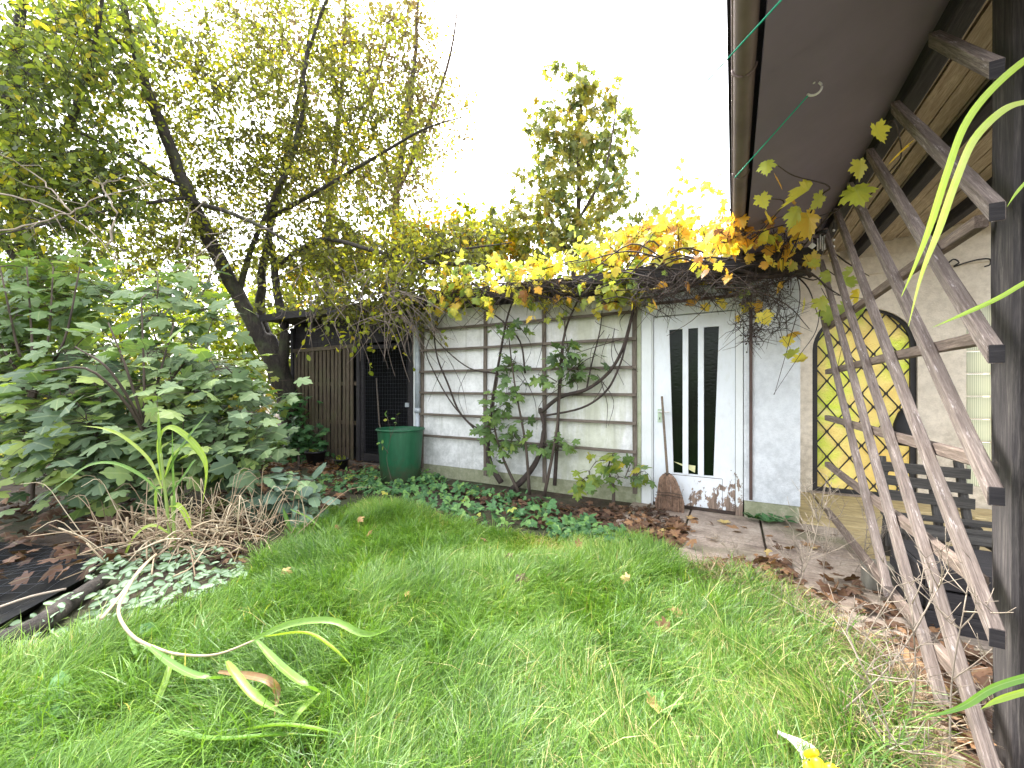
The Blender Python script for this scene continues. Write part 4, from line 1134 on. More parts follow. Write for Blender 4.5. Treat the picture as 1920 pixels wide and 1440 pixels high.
# big sycamore bush at the left
def fan_leaves(mb, P, T, size, tint, up=1.3, droop=.35, nmax=None, outward=None):
    n = len(P); ax = rng.normal(0, 1, (n, 3)); ax[:, 2] = -droop + rng.normal(0, .15, n)
    if outward is not None: ax += outward
    nr = rng.normal(0, .38, (n, 3)) + toward * .55; nr[:, 2] += up * .85
    put_leaves(mb, T, P, ax, nr, size, tint, .5)
def bush(name, label, base, stems, blobs, size, T_, lm, cat='shrub', per=9, clr=.3, tint=(.1, .8), droop=.35, bark='twig', group=None, up=1.3, tow=.6):
    tr_ = Tree()
    for s_ in stems: tr_.stem(s_, [.022, .016, .011, .006], 6)
    cs = []
    for (u, v, t, ru, rv, rt_, n) in blobs:
        d = unit(rng.normal(0, 1, (n, 3))) * rng.uniform(0, 1, (n, 1)) ** (1 / 2.6)
        cs += [pt(u + a[0] * ru, v + a[1] * rv, t + a[2] * rt_) for a in d]
    cs = [c for c in cs if c[2] > .06]
    cs = np.array(cs); nodes = list(tr_.nodes)
    for c in cs[np.argsort([np.min(np.linalg.norm(np.array(nodes) - q, axis=1)) for q in cs])]:
        N = np.array(nodes); j = int(np.argmin(np.linalg.norm(N - c, axis=1) + .4 * np.clip(N[:, 2] - c[2], 0, 9)))
        a = N[j]; L = np.linalg.norm(c - a)
        P = smooth_path([a, (a + c) / 2 + np.array([0, 0, .08 * L]) + rng.normal(0, .05 * L, 3), c], 3)
        tr_.w.tube(P, np.linspace(.006 + .004 * L, .003, len(P)), 4, cap=False); nodes += list(P[2:])
        k = max(2, int(per * rng.uniform(.6, 1.4)))
        p = c + rng.normal(0, clr * .5, (k, 3)) * (1, 1, .6)
        p[:, 2] = np.maximum(p[:, 2], .06)
        for q in p: tr_.w.tube([c, (c + q) / 2 + [0, 0, .02], q], [.0025, .002, .0015], 3, cap=False)
        fan_leaves(tr_.l, p, T_, size * rng.uniform(.6, 1.25, k), np.clip(rng.uniform(*tint) + rng.normal(0, .1, k), 0, 1), up, droop, outward=unit(p - c) * 1.0 + toward * tow)
    return tr_.done(name, label, cat, M[bark], M[lm], base, group, crown='foliage', trunk='stems')
b0 = on_z(275, 975, 0)
def bs_(u, v, t): return pt(u, v, t)
stems = [[np.array(b0), pt(272, 820, 4.0), pt(270 + k * 30, 700, 4 + .15 * k), pt(265 + k * 62, 560 + abs(k) * 45, 4 + .2 * k)] for k in (-3, -2, -1, 0, 1, 2, 3)]
bush('sycamore_bush', 'large blue-green sycamore bush with broad lobed leaves behind the reed clump', b0, stems,
     [(250, 700, 4.5, 200, 100, .7, 50), (180, 800, 4.2, 170, 100, .5, 70), (390, 780, 4.4, 120, 100, .6, 48), (90, 840, 4.0, 110, 90, .4, 40), (430, 850, 4.3, 80, 60, .4, 22), (250, 890, 4.0, 150, 50, .4, 24), (300, 570, 4.8, 170, 70, .5, 26)], .185, SYC, 'l_syc', per=7, clr=.40, droop=.12, up=1.3, tint=(0, 1))
b0 = on_z(60, 960, 0); b0 = pt(60, 960, 4.3); b0[2] = 0
stems = [[np.array(b0), pt(60, 760, 4.4), pt(60 + k * 30, 640, 4.4), pt(50 + k * 50, 500, 4.4)] for k in (-2, -1, 0, 1, 2)]
bush('maple_shrub', 'lighter green maple shrub at the left edge beside the sycamore bush', b0, stems, [(60, 570, 5.0, 110, 80, .6, 40), (40, 690, 4.8, 100, 80, .6, 40), (-60, 640, 4.8, 90, 130, .6, 30), (120, 520, 5.2, 70, 40, .5, 14)], .165, SYC, 'l_maple', tint=(.1, .8), up=1.1)
# dark undergrowth behind the bushes
b0 = pt(330, 860, 6.0); b0[2] = 0
stems = [[np.array(b0), pt(250 + k * 60, 800, 6), pt(250 + k * 80, 740, 6), pt(250 + k * 95, 680, 6)] for k in (-2, -1, 0, 1, 2)]
bush('undergrowth_shrub', 'tangled green undergrowth between the sycamore bush and leaning trunk', b0, stems, [(430, 770, 6.6, 110, 90, .7, 45), (300, 740, 6.6, 200, 110, .8, 55), (100, 780, 6.4, 160, 110, .7, 50)], .15, SYC, 'l_maple', per=12, tint=(.2, .95))
# ivy at the foot of the leaning tree
b0 = on_z(560, 880, 0)
bush('ivy_plant', 'dark ivy climbing the foot of the leaning tree by the pen', b0, [[np.array(b0), pt(560, 820, 7.6), pt(550, 780, 7.6), pt(545, 740, 7.6)]], [(548, 800, 7.5, 30, 60, .25, 26), (575, 830, 7.4, 22, 35, .2, 16), (520, 850, 7.3, 40, 25, .25, 14)], .13, MAPLE, 'l_cover', per=9, clr=.22, tint=(0, .5), cat='ivy')
# grey green lobed plant at the lawn edge
b0 = on_z(535, 965, 0)
bush('mallow_plant', 'low grey-green plant with round lobed leaves at the lawn edge', b0, [[np.array(b0), pt(535, 940, 4.1), pt(530, 920, 4.1), pt(540, 900, 4.1)], [np.array(b0), pt(500, 940, 4.1), pt(470, 930, 4.1), pt(450, 920, 4.1)]], [(555, 905, 4.0, 42, 30, .15, 12), (500, 930, 4.0, 60, 30, .2, 14), (570, 950, 3.9, 30, 25, .15, 7)], .17, ROUND, 'l_grey', per=4, clr=.14, cat='plant', tint=(.0, .9))

# young sycamore in front of the trellis
T_ = None
b0 = on_y(1020, 925, 4.5); b0[2] = 0
stems = [[np.array(b0), on_y(1040, 830, 4.5), on_y(1050, 740, 4.52), on_y(1060, 600, 4.52)], [np.array(b0) + [-.2, 0, 0], on_y(985, 830, 4.5), on_y(965, 720, 4.5), on_y(950, 600, 4.5)], [np.array(b0) + [-.35, 0, 0], on_y(940, 850, 4.5), on_y(925, 780, 4.5), on_y(935, 700, 4.5)]]
YS = lambda u: 4.5 / (CY + SY * (u - 960) / F)
bush('sycamore_sapling', 'green sycamore sapling growing up through the wall trellis', b0, stems,
     [(940, 775, YS(945), 50, 65, .1, 16), (960, 845, YS(965), 40, 35, .1, 7), (1045, 700, YS(1045), 45, 40, .1, 7), (1085, 655, YS(1080), 45, 20, .1, 6), (1035, 830, YS(1030), 35, 28, .1, 4), (960, 690, YS(960), 35, 35, .1, 5), (980, 610, YS(980), 60, 25, .1, 4)], .135, MAPLE, 'l_maple', per=5, clr=.18, tint=(.0, .55), cat='sapling', up=.7, tow=.5)
b0 = on_y(1150, 935, 4.5); b0[2] = 0
bush('maple_seedling', 'low maple seedling with yellowing leaves at the wall foot left of the door', b0, [[np.array(b0), on_y(1150, 910, 4.5), on_y(1140, 880, 4.5), on_y(1150, 850, 4.5)]], [(1150, 885, YS(1150), 60, 30, .12, 12), (1100, 900, YS(1100) - .1, 25, 20, .1, 4)], .13, MAPLE, 'l_maple', per=4, clr=.13, tint=(.1, .9), cat='sapling', up=.8)

# tall maple sapling behind the shed roof
T = Tree(); b0 = np.array(on_y(1075, 735, 6.9)); b0[2] = 0
tt = lambda u: 6.9 / (CY + SY * (u - 960) / F)
T.stem([b0, on_y(1075, 540, 6.9), on_y(1085, 380, 6.9), on_y(1085, 250, 6.9), on_y(1100, 110, 6.9)], [.07, .06, .045, .03, .008])
T.stem([on_y(1068, 480, 6.9), on_y(1020, 380, 6.9), on_y(1010, 300, 6.9), on_y(1030, 200, 6.9)], [.03, .022, .016, .006])
T.stem([on_y(1080, 420, 6.9), on_y(1130, 330, 6.9), on_y(1150, 240, 6.9), on_y(1160, 150, 6.9)], [.03, .022, .015, .005])
T.crown([(1090, 165, tt(1090), 85, 65, .35, 30), (1090, 250, tt(1085), 110, 75, .45, 85), (1085, 340, tt(1075), 125, 75, .5, 105), (1040, 440, tt(1060), 175, 60, .55, 120), (970, 440, tt(970), 60, 45, .4, 20), (1190, 420, tt(1190), 40, 50, .3, 10)], MAPLE, .12, 10, .30, (.15, .7), up=.25, droop=.5, twigs=3)
T.done('maple_sapling', 'tall narrow maple sapling standing up against the white sky behind the roof', 'tree', M['twig'], leaf('dull_maple', [(0.0, (.10, .15, .07)), (.4, (.22, .24, .07)), (.75, (.36, .31, .07)), (1, (.52, .28, .07))], .42, vein=.15), b0)

# grape vine on the wall and roof
T = Tree()
vy = 4.62
b0 = on_y(1050, 930, vy); b0[2] = 0
VW = lambda *L: [on_y(u, v, vy) for u, v in L]
T.stem([np.array(on_y(958, 920, vy))] + VW((985, 895), (1010, 855), (1020, 800), (1012, 765)), [.045, .04, .034, .03, .025], 8)
T.stem(VW((1012, 775), (1050, 745), (1100, 730), (1140, 700), (1165, 660), (1180, 610), (1190, 565)), [.028, .025, .022, .02, .018, .015, .012], 7)
T.stem(VW((1020, 780), (1090, 765), (1135, 735), (1160, 690), (1175, 640), (1188, 585)), [.016, .014, .013, .012, .01, .008], 6)
T.stem(VW((940, 905), (920, 870), (915, 820), (925, 740), (935, 680), (950, 600), (965, 555)), [.04, .036, .03, .022, .018, .014, .01], 7)
T.stem(VW((1040, 910), (1045, 820), (1050, 700), (1060, 620), (1085, 560)), [.025, .022, .018, .014, .01], 6)
T.stem(VW((890, 805), (860, 770), (840, 720), (820, 670), (815, 620), (830, 575)), [.012, .014, .014, .012, .01, .008], 6)
T.stem(VW((925, 805), (890, 800), (850, 760), (815, 700), (800, 650), (840, 580)), [.012, .011, .01, .009, .008, .006], 6)
T.stem(VW((930, 700), (880, 690), (830, 650), (800, 610), (790, 570)), [.012, .01, .009, .007, .005], 5)
T.stem(VW((985, 700), (975, 640), (940, 600), (900, 575)), [.014, .012, .01, .007], 5)
T.stem(VW((1100, 730), (1110, 680), (1125, 620), (1130, 570)), [.012, .01, .008, .006], 5)
for k in range(26):
    u0 = rng.uniform(800, 1190); v0 = rng.uniform(560, 720); u1 = u0 + rng.normal(0, 45); v1 = v0 + rng.uniform(30, 110)
    T.stem([on_y(u0, v0, vy - rng.uniform(0, .1)), on_y((u0 + u1) / 2 + rng.normal(0, 14), (v0 + v1) / 2, vy - rng.uniform(0, .12)), on_y(u1, v1, vy - rng.uniform(0, .06))], [.005, .004, .002], 4, 4)
# canes along the roof edge
for k in range(42):
    u0 = rng.uniform(1150, 1480); v0 = rng.uniform(470, 540); y0 = rng.uniform(4.1, 4.8)
    L = rng.uniform(60, 210) * rng.choice([-1, 1]); sag = rng.uniform(-20, 80)
    T.stem([on_y(u0, v0, y0), on_y(u0 + L * .35, v0 - rng.uniform(-10, 30), y0 - .05), on_y(u0 + L * .75, v0 + sag * .4, y0 - .1), on_y(u0 + L, v0 + sag, y0 - rng.uniform(.1, .3))], [.009, .008, .006, .003], 4, 4)
for k in range(34):
    u0 = rng.uniform(820, 1180); v0 = rng.uniform(535, 570); y0 = rng.uniform(4.2, 4.5)
    L = rng.uniform(50, 180) * rng.choice([-1, 1])
    T.stem([on_y(u0, v0, y0), on_y(u0 + L * .4, v0 - rng.uniform(0, 25), y0 - .05), on_y(u0 + L, v0 + rng.uniform(-10, 60), y0 - .1)], [.007, .006, .003], 4, 4)
for k in range(70):
    u0 = rng.uniform(800, 1420); v0 = 552 - (u0 - 800) * .045 + rng.uniform(-14, 6); y0 = rng.uniform(4.28, 4.40); L = rng.uniform(30, 110) * rng.choice([-1, 1])
    T.stem([on_y(u0, v0, y0), on_y(u0 + L * .5, v0 + rng.uniform(-12, 12), y0 - .03), on_y(u0 + L, v0 + rng.uniform(-8, 26), y0 - .05)], [.006, .005, .0025], 4, 3)
# thicker old wood from the pillar top
T.stem([on_y(1500, 500, 4.5), on_y(1440, 520, 4.4), on_y(1360, 505, 4.4), on_y(1280, 545, 4.45), on_y(1200, 560, 4.5)], [.02, .02, .018, .014, .01], 6)
T.stem([on_y(1520, 520, 4.4), on_y(1480, 470, 4.4), on_y(1400, 480, 4.3), on_y(1310, 500, 4.35)], [.016, .015, .013, .01], 6)
TY = lambda u, y: y / (CY + SY * (u - 960) / F)
T.crown([(1290, 450, TY(1290, 4.7), 140, 45, .45, 62), (1190, 470, TY(1190, 4.8), 110, 40, .4, 45), (1400, 450, TY(1400, 3.9), 80, 40, .3, 9), (1310, 365, TY(1310, 4.9), 75, 45, .3, 5), (1375, 420, TY(1375, 3.5), 40, 40, .25, 6), (1470, 460, TY(1470, 4.0), 60, 35, .25, 4), (1230, 400, TY(1230, 4.9), 60, 30, .3, 4)],
        GRAPE, .082, 7, .24, (.30, .85), up=.3, droop=.5, twigs=4, twig_r=.003, tf=lambda p: .12 * np.clip((proj(p)[0] - 1250) / 150, -1.2, 1))
T.crown([(1060, 505, TY(1060, 4.5), 130, 38, .35, 38), (930, 520, TY(930, 4.5), 100, 38, .35, 27), (1150, 540, TY(1150, 4.4), 60, 25, .25, 14), (1000, 555, TY(1000, 4.32), 120, 22, .12, 16), (850, 560, TY(850, 4.32), 70, 18, .1, 12), (1150, 525, TY(1150, 4.3), 70, 16, .1, 9)],
        GRAPE, .092, 7, .24, (.05, .6), up=.6, droop=.4, twigs=4, twig_r=.003)
# bare tangle over the door
T.crown([(1330, 535, TY(1330, 4.35), 170, 35, .2, 64), (1430, 570, TY(1440, 4.25), 70, 80, .2, 50), (1250, 550, TY(1250, 4.35), 80, 35, .15, 30), (1050, 545, TY(1050, 4.3), 160, 25, .12, 40)], GRAPE, .11, 1, .2, (.5, .95), twigs=6, twig_r=.003, bare=.88)
vine = T.done('grape_vine', 'old grape vine on the trellis with yellow and orange leaves spread over the roof', 'vine', M['vinebark'], M['l_vine'], b0, trunk='stems', crown='foliage')
# dried grape bunches
for (u, v, t) in ((1468, 470, 3.9), (1490, 440, 3.8), (1420, 590, 4.0), (1435, 560, 4.0), (1450, 610, 4.0), (1480, 520, 3.9), (1410, 630, 4.0), (1395, 560, 4.0)):
    mb = MB(); c = pt(u, v, t)
    for k in range(34):
        q = c + rng.normal(0, 1, 3) * (.04, .04, .075); lathe(mb, q, [(.001, 0), (.008, .005), (.008, .012), (.001, .017)], 5)
        mb.tube([c + [0, 0, .08], q], .0015, 3, cap=False)
    mb.build('grape_bunch', M['vinebark'], vine)
# loose shoots with large leaves at the eaves
sh = MB(); sl_ = MB()
def tclamp(v, t): return min(t, (2.50 - H) * F / max(735 - v, 40))
def shoot(pts, r0=.006):
    P = smooth_path([pt(u, v, tclamp(v, t)) for u, v, t in pts], 5); sh.tube(P, interp([r0, r0 * .4], len(P)), 5); return P
shoot([(1500, 470, 3.4), (1560, 400, 3.1), (1625, 370, 2.8), (1670, 320, 2.6), (1690, 290, 2.5), (1678, 230, 2.5), (1660, 232, 2.5)])
shoot([(1480, 480, 3.4), (1530, 380, 3.2), (1555, 350, 3.1), (1490, 330, 3.1), (1455, 308, 3.1)])
shoot([(1400, 470, 3.8), (1440, 420, 3.6), (1470, 380, 3.4), (1440, 372, 3.4)]); shoot([(1350, 500, 4), (1420, 440, 3.7), (1500, 415, 3.4), (1570, 395, 3.1)])
shoot([(1470, 500, 3.6), (1530, 520, 3.5), (1560, 550, 3.45), (1620, 560, 3.4)]); shoot([(1540, 560, 3.5), (1530, 620, 3.5), (1500, 665, 3.5), (1450, 740, 3.5)], .004)
shoot([(1490, 500, 3.6), (1500, 560, 3.6), (1480, 640, 3.6), (1452, 740, 3.6)], .005); shoot([(1470, 470, 3.7), (1460, 560, 3.7), (1410, 610, 3.7), (1345, 660, 3.7)], .004)
shoot([(1540, 540, 3.5), (1580, 620, 3.4), (1570, 700, 3.4), (1590, 760, 3.35)], .003); shoot([(1330, 470, 4.0), (1240, 560, 3.9), (1190, 620, 3.9)], .005); shoot([(1380, 500, 3.9), (1310, 590, 3.9), (1250, 630, 3.9)], .005)
big = [(1437, 300, 3.1, .14, .25), (1455, 330, 3.1, .15, .85), (1425, 365, 3.3, .16, .35), (1480, 375, 3.3, .10, .9), (1525, 340, 3.0, .19, .4), (1545, 365, 3.0, .15, .3), (1510, 395, 3.1, .22, .62), (1497, 385, 3.2, .17, .28),
       (1640, 232, 2.5, .15, .45), (1612, 298, 2.6, .15, .4), (1700, 272, 2.5, .17, .66), (1600, 348, 2.7, .22, .26), (1588, 350, 2.8, .13, .3), (1440, 402, 3.4, .14, .6), (1520, 475, 3.4, .19, .6), (1490, 490, 3.5, .12, .4),
       (1553, 505, 3.45, .19, .22), (1585, 520, 3.4, .18, .1), (1562, 575, 3.45, .20, .1), (1598, 570, 3.4, .20, .12), (1625, 572, 3.4, .16, .05), (1510, 565, 3.5, .15, .45), (1535, 558, 3.5, .17, .3), (1600, 500, 3.4, .14, .2), (1490, 655, 3.5, .16, .22), (1513, 668, 3.5, .13, .48), (1610, 540, 3.4, .13, .55), (1222, 570, 4.0, .12, .45), (1350, 560, 4.0, .17, .55), (1400, 540, 3.9, .15, .1), (1320, 570, 4, .12, .6), (1385, 590, 3.9, .1, .6)]
for (u, v, t, s_, ti) in big:
    tt_ = tclamp(v, t); s_ = s_ * (.35 + .65 * tt_ / t); t = tt_
    ax = np.array([rng.normal(0, .5), rng.normal(0, .5), -1.0])[None]; nr = (toward * 1.0 + rng.normal(0, .8, 3) + [0, 0, .3])[None]
    put_leaves(sl_, GRAPE, pt(u, v, t)[None], ax, nr, [s_ * .78], [ti], 1.0)
e = empty('vine_shoots', tuple(pt(1500, 480, 3.5)), 'loose vine shoots with large yellowing leaves hanging below the house eaves', 'vine')
sh.build('stems', M['vinebark'], e); sl_.build('foliage', M['l_vine'], e, smooth=False)

# pale bare twigs hanging before the pen and across the tree
tw = MB(); twl = MB()
for k in range(70):
    u0 = rng.uniform(560, 860); v0 = rng.uniform(480, 580); t = rng.uniform(5.2, 6.2); du = rng.normal(0, 55); dv = rng.uniform(30, 140)
    P = smooth_path([pt(u0, v0, t), pt(u0 + du * .3 + rng.normal(0, 8), v0 + dv * .35, t - .1), pt(u0 + du * .8, v0 + dv * .8, t - .15), pt(u0 + du, v0 + dv, t - .2)], 4)
    tw.tube(P, interp([.006, .0025], len(P)), 4, cap=False)
    n = rng.integers(1, 5); q = P[rng.integers(2, len(P), n)]; put_leaves(twl, OVAL7, q, rdir(n, -.3), rdir(n, .8), rng.uniform(.06, .11, n), rng.uniform(.1, .75, n))
for k in range(46):
    u0 = rng.uniform(690, 800); v0 = rng.uniform(540, 600); t = rng.uniform(4.9, 5.5); du = rng.normal(30, 50); dv = rng.uniform(20, 120)
    P = smooth_path([pt(u0, v0, t), pt(u0 + du * .5, v0 + dv * .3, t), pt(u0 + du * .9, v0 + dv * .8, t), pt(u0 + du * 1.1, v0 + dv, t)], 4); tw.tube(P, interp([.005, .002], len(P)), 4, cap=False)
e = empty('hanging_twigs', tuple(pt(720, 530, 5.7)), 'curtain of thin bare twigs drooping over the pen doorway', 'twigs')
tw.build('twigs', plain('grey_twig', (.16, .125, .10), .85, var=.5, scale=2), e); twl.build('leaves', M['l_yellow'], e, smooth=False)
tw = MB()
for pts in ([(-20, 440, 4.2), (60, 420, 4.3), (130, 400, 4.4), (200, 365, 4.6), (300, 340, 5)], [(130, 400, 4.4), (110, 370, 4.4), (70, 330, 4.4), (-10, 280, 4.3)], [(200, 460, 4.6), (215, 400, 4.6), (195, 350, 4.6), (200, 340, 4.6), (260, 330, 4.7)],
            [(380, 560, 5), (400, 500, 5), (440, 450, 5), (520, 420, 5.2)], [(330, 470, 5), (360, 400, 5), (420, 360, 5.2)], [(-10, 360, 4.2), (80, 380, 4.3), (180, 440, 4.5), (230, 520, 4.6)], [(300, 620, 5), (330, 540, 5), (380, 470, 5.1), (480, 400, 5.4)]):
    P = smooth_path([pt(*q) for q in pts], 5); P = P + rng.normal(0, .012, P.shape); tw.tube(P, interp([.011, .004], len(P)), 5)
    for k in range(8):
        a = P[rng.integers(2, len(P))]; d = rng.normal(0, .22, 3); tw.tube([a, a + d * .5 + rng.normal(0, .03, 3), a + d + [0, 0, -.05]], [.004, .003, .002], 3, cap=False)
o = tw.build('dead_branch', M['paletwig']); tag(o, 'pale dead branches sticking out before the dark foliage at upper left', 'branch')

# ------------------------------------------------------------------ reed clump and fallen stalk
rc = empty('reed_clump', tuple(on_z(310, 1015, 0)), 'clump of tall green reed blades rising from dry straw stubble', 'reed')
rb = MB(); TR = 3.15
def blade(mb, pts, wd, tint, up=None, t=TR):
    P = smooth_path([pt(*q) if len(q) == 3 else pt(q[0], q[1], t) for q in pts], 5)
    n = len(P); prof = np.minimum(1, np.minimum(np.linspace(0.35, 3, n), np.linspace(3.2, .04, n)))
    mb = MB(); mb.ribbon(P, wd * .85 * prof, tint, up if up is not None else (toward + np.array([0, 0, .9])), .22); mb.build('blade', M['reed'], rc)
blade(rb, [(303, 900), (299, 830), (318, 802), (350, 818), (378, 850), (388, 885), (380, 945)], .05, .62)
blade(rb, [(304, 915), (282, 865), (240, 825), (200, 805), (152, 798)], .026, .72)
blade(rb, [(304, 930), (270, 895), (220, 870), (170, 872), (120, 905), (66, 945)], .028, .42)
blade(rb, [(308, 900), (325, 855), (355, 835), (378, 860)], .035, .6)
blade(rb, [(303, 890), (300, 820), (297, 768)], .03, .5); blade(rb, [(308, 900), (343, 835), (392, 772)], .028, .3)
blade(rb, [(318, 1000), (285, 985), (252, 1008), (228, 1060), (208, 1100), (206, 1150)], .034, .7); blade(rb, [(318, 950), (335, 948), (352, 972), (362, 1008)], .045, .68)
blade(rb, [(305, 915), (294, 920), (293, 975)], .03, .55); blade(rb, [(320, 1010), (345, 1040), (357, 1090), (365, 1148)], .035, .15)
blade(rb, [(316, 930), (340, 900), (362, 868), (368, 862)], .028, .3); blade(rb, [(320, 1005), (328, 960), (325, 880), (323, 800)], .022, .35)
blade(rb, [(205, 1130), (190, 1150), (140, 1180)], .05, .12); blade(rb, [(150, 1020), (142, 1045), (128, 1095)], .03, .85); blade(rb, [(150, 1020), (146, 1050), (156, 1108)], .024, .8)
blade(rb, [(560, 1040, 3.6), (540, 980, 3.6), (530, 950, 3.6)], .04, .3); blade(rb, [(545, 955, 3.6), (585, 975, 3.6), (612, 1010, 3.5), (606, 1058, 3.4)], .02, .45)
mb = MB()
for L in ([(322, 1040), (314, 960), (306, 890), (302, 850)], [(330, 1030), (325, 980), (322, 930)]): P = smooth_path([pt(u, v, TR) for u, v in L], 4); mb.tube(P, interp([.013, .008], len(P)), 7, tint=.55)
mb.build('green_stalk', M['reed'], rc)
mb = MB()
for k in range(20):
    u = rng.uniform(190, 350); t = rng.uniform(3.2, 3.6); a = on_z(u, 735 + F * H / t, 0); h = rng.uniform(.12, .3)
    mb = MB(); mb.tube([a, a + [rng.normal(0, .05), rng.normal(0, .05), h]], .009, 6, tint=rng.uniform(.2, .6)); mb.build('cut_stem', M['straw'], rc)
mb = MB()
for k in range(300):
    u = rng.normal(330, 62); t = rng.uniform(3.0, 3.7); a = on_z(u, 735 + F * H / t, 0); a[2] = rng.uniform(.01, .16)
    d = rng.normal(0, 1, 3) * (.22, .22, .11); 
    b = a + d; b[2] = abs(b[2]); c = a + d * .5 + [0, 0, rng.uniform(0, .09)]
    mb.tube(smooth_path([a, c, b], 3), rng.uniform(.0025, .006), 4, tint=rng.uniform(.1, 1))
for k in range(46):
    u = rng.normal(460, 70); t = rng.uniform(3.4, 3.9); a = on_z(u, 735 + F * H / t, 0); d = rng.normal(0, .3, 3); d[2] = rng.uniform(.05, .4)
    mb.tube(smooth_path([a, a + d * .6 + [0, 0, .06], a + d], 3), [.004] * 6 + [.002], 4, tint=rng.uniform(.2, .8))
for k in range(70):
    u = rng.choice([rng.normal(330, 70), rng.normal(460, 50)]); t = rng.uniform(3.15, 3.7); a = on_z(u, 735 + F * H / t, 0); h = rng.uniform(.2, .62); d = rng.normal(0, .16, 3); d[2] = h
    P = smooth_path([a, a + d * .55 + rng.normal(0, .02, 3), a + d, a + d * [1.5, 1.5, rng.uniform(.75, 1.05)]], 3); mb.tube(P, interp([.0042, .0016], len(P)), 4, tint=rng.uniform(.3, 1))
mb.build('dry_straw', M['straw'], rc)
fs = empty('fallen_reed', tuple(on_z(330, 1225, 0)), 'long pale reed stalk fallen in a curve over the lawn with green blades', 'reed')
mb = MB(); GZ = .175
def gp(L, z=GZ): return [on_z(q[0], q[1], q[2] if len(q) > 2 else z) for q in L]
P = smooth_path(gp([(292, 1040), (262, 1068), (236, 1110), (222, 1148), (248, 1192), (300, 1218), (345, 1228), (410, 1226), (490, 1195)]), 6)
mb.tube(P, interp([.009, .008, .0075, .0065, .005, .004], len(P)), 7, tint=.6)
P = smooth_path(gp([(280, 1050), (250, 1085), (215, 1130), (190, 1160)]), 5); mb.tube(P, .008, 6, tint=.75); mb.build('stalk', M['straw'], fs)
mb = MB()
def gblade(L, wd, tint, z=GZ): 
    P = smooth_path(gp(L, z), 5); n = len(P); prof = np.minimum(1, np.minimum(np.linspace(.4, 3, n), np.linspace(3.2, .05, n))); mb = MB(); mb.ribbon(P, wd * .85 * prof, tint, (rng.normal(0, .5), rng.normal(0, .5), 1), .3); mb.build('blade', M['reed'], fs)
gblade([(470, 1203), (540, 1172, .2), (620, 1165, .22), (690, 1190, .16), (765, 1160, .08)], .036, .45)
gblade([(490, 1195), (570, 1188, .2), (620, 1215, .16), (668, 1258, .08)], .034, .6)
gblade([(480, 1200), (520, 1245, .16), (570, 1285), (605, 1300, .09)], .036, .42); gblade([(600, 1300, .12), (565, 1335, .12), (540, 1372, .08)], .03, .5)
gblade([(325, 1225), (308, 1285, .12), (286, 1335, .07)], .026, .55); gblade([(270, 1205), (330, 1250), (385, 1272), (440, 1270, .1)], .03, .4)
gblade([(410, 1260, .12), (470, 1268, .15), (505, 1278, .15), (520, 1300, .1), (514, 1345, .07)], .032, 1.0); gblade([(425, 1240), (440, 1265), (480, 1310, .14), (545, 1345, .08)], .036, .5)
gblade([(300, 1370, .08), (400, 1388, .12), (520, 1380, .12), (668, 1385, .07)], .028, .38); gblade([(450, 1370, .1), (540, 1362, .14), (665, 1382, .08)], .03, .45); gblade([(310, 1290, .1), (345, 1320, .1), (420, 1330, .07)], .022, .3); gblade([(240, 1190, .1), (255, 1225, .1), (250, 1235, .06)], .02, .4)
# reed standing just outside the right edge, its blades arch into view
re_ = empty('arching_reed', (.72, 1.12, 0), 'green reed leaning in from the right edge with long arching blades', 'reed')
mb = MB()
root = np.array([.72, 1.12, 0.0])
mb.tube(smooth_path([root, root + [.0, .02, .9], root + [-.02, .03, 1.6], root + [-.03, .03, 2.05]], 4), .009, 7, tint=.6); mb.build('stalk', M['reed'], re_)
mb = MB()
for L, wd, ti, zz in (([(1930, 108), (1855, 172), (1805, 240), (1772, 330), (1742, 425), (1716, 495), (1690, 556)], .017, .66, 2.0), ([(1930, 192), (1880, 208), (1825, 262), (1792, 335), (1757, 435), (1727, 515), (1703, 612)], .018, .74, 1.9),
                      ([(1930, 526), (1870, 560), (1800, 592), (1748, 614)], .011, .6, 1.5), ([(1930, 1268), (1860, 1290), (1800, 1326), (1728, 1347)], .017, .4, .8), ([(1930, 1294), (1870, 1312), (1838, 1330)], .014, .62, .75), ([(1930, 335), (1905, 362), (1888, 388)], .007, .6, 1.8)):
    u0, v0 = L[0]; u1, v1 = L[1]
    P = [root + [-.02, .02, max(.25, zz - .45)], pt(u0 + (u0 - u1) * 1.1, v0 + (v0 - v1) * .7, .84)] + [pt(u, v, .82) for u, v in L]
    P = smooth_path(P, 5); n = len(P); prof = np.minimum(1, np.minimum(np.linspace(.6, 3, n), np.linspace(3.4, .06, n)))
    mb = MB(); mb.ribbon(P, wd * .8 * prof, ti, toward + np.array([0, 0, .5]), .2); mb.build('blade', M['reed'], re_)

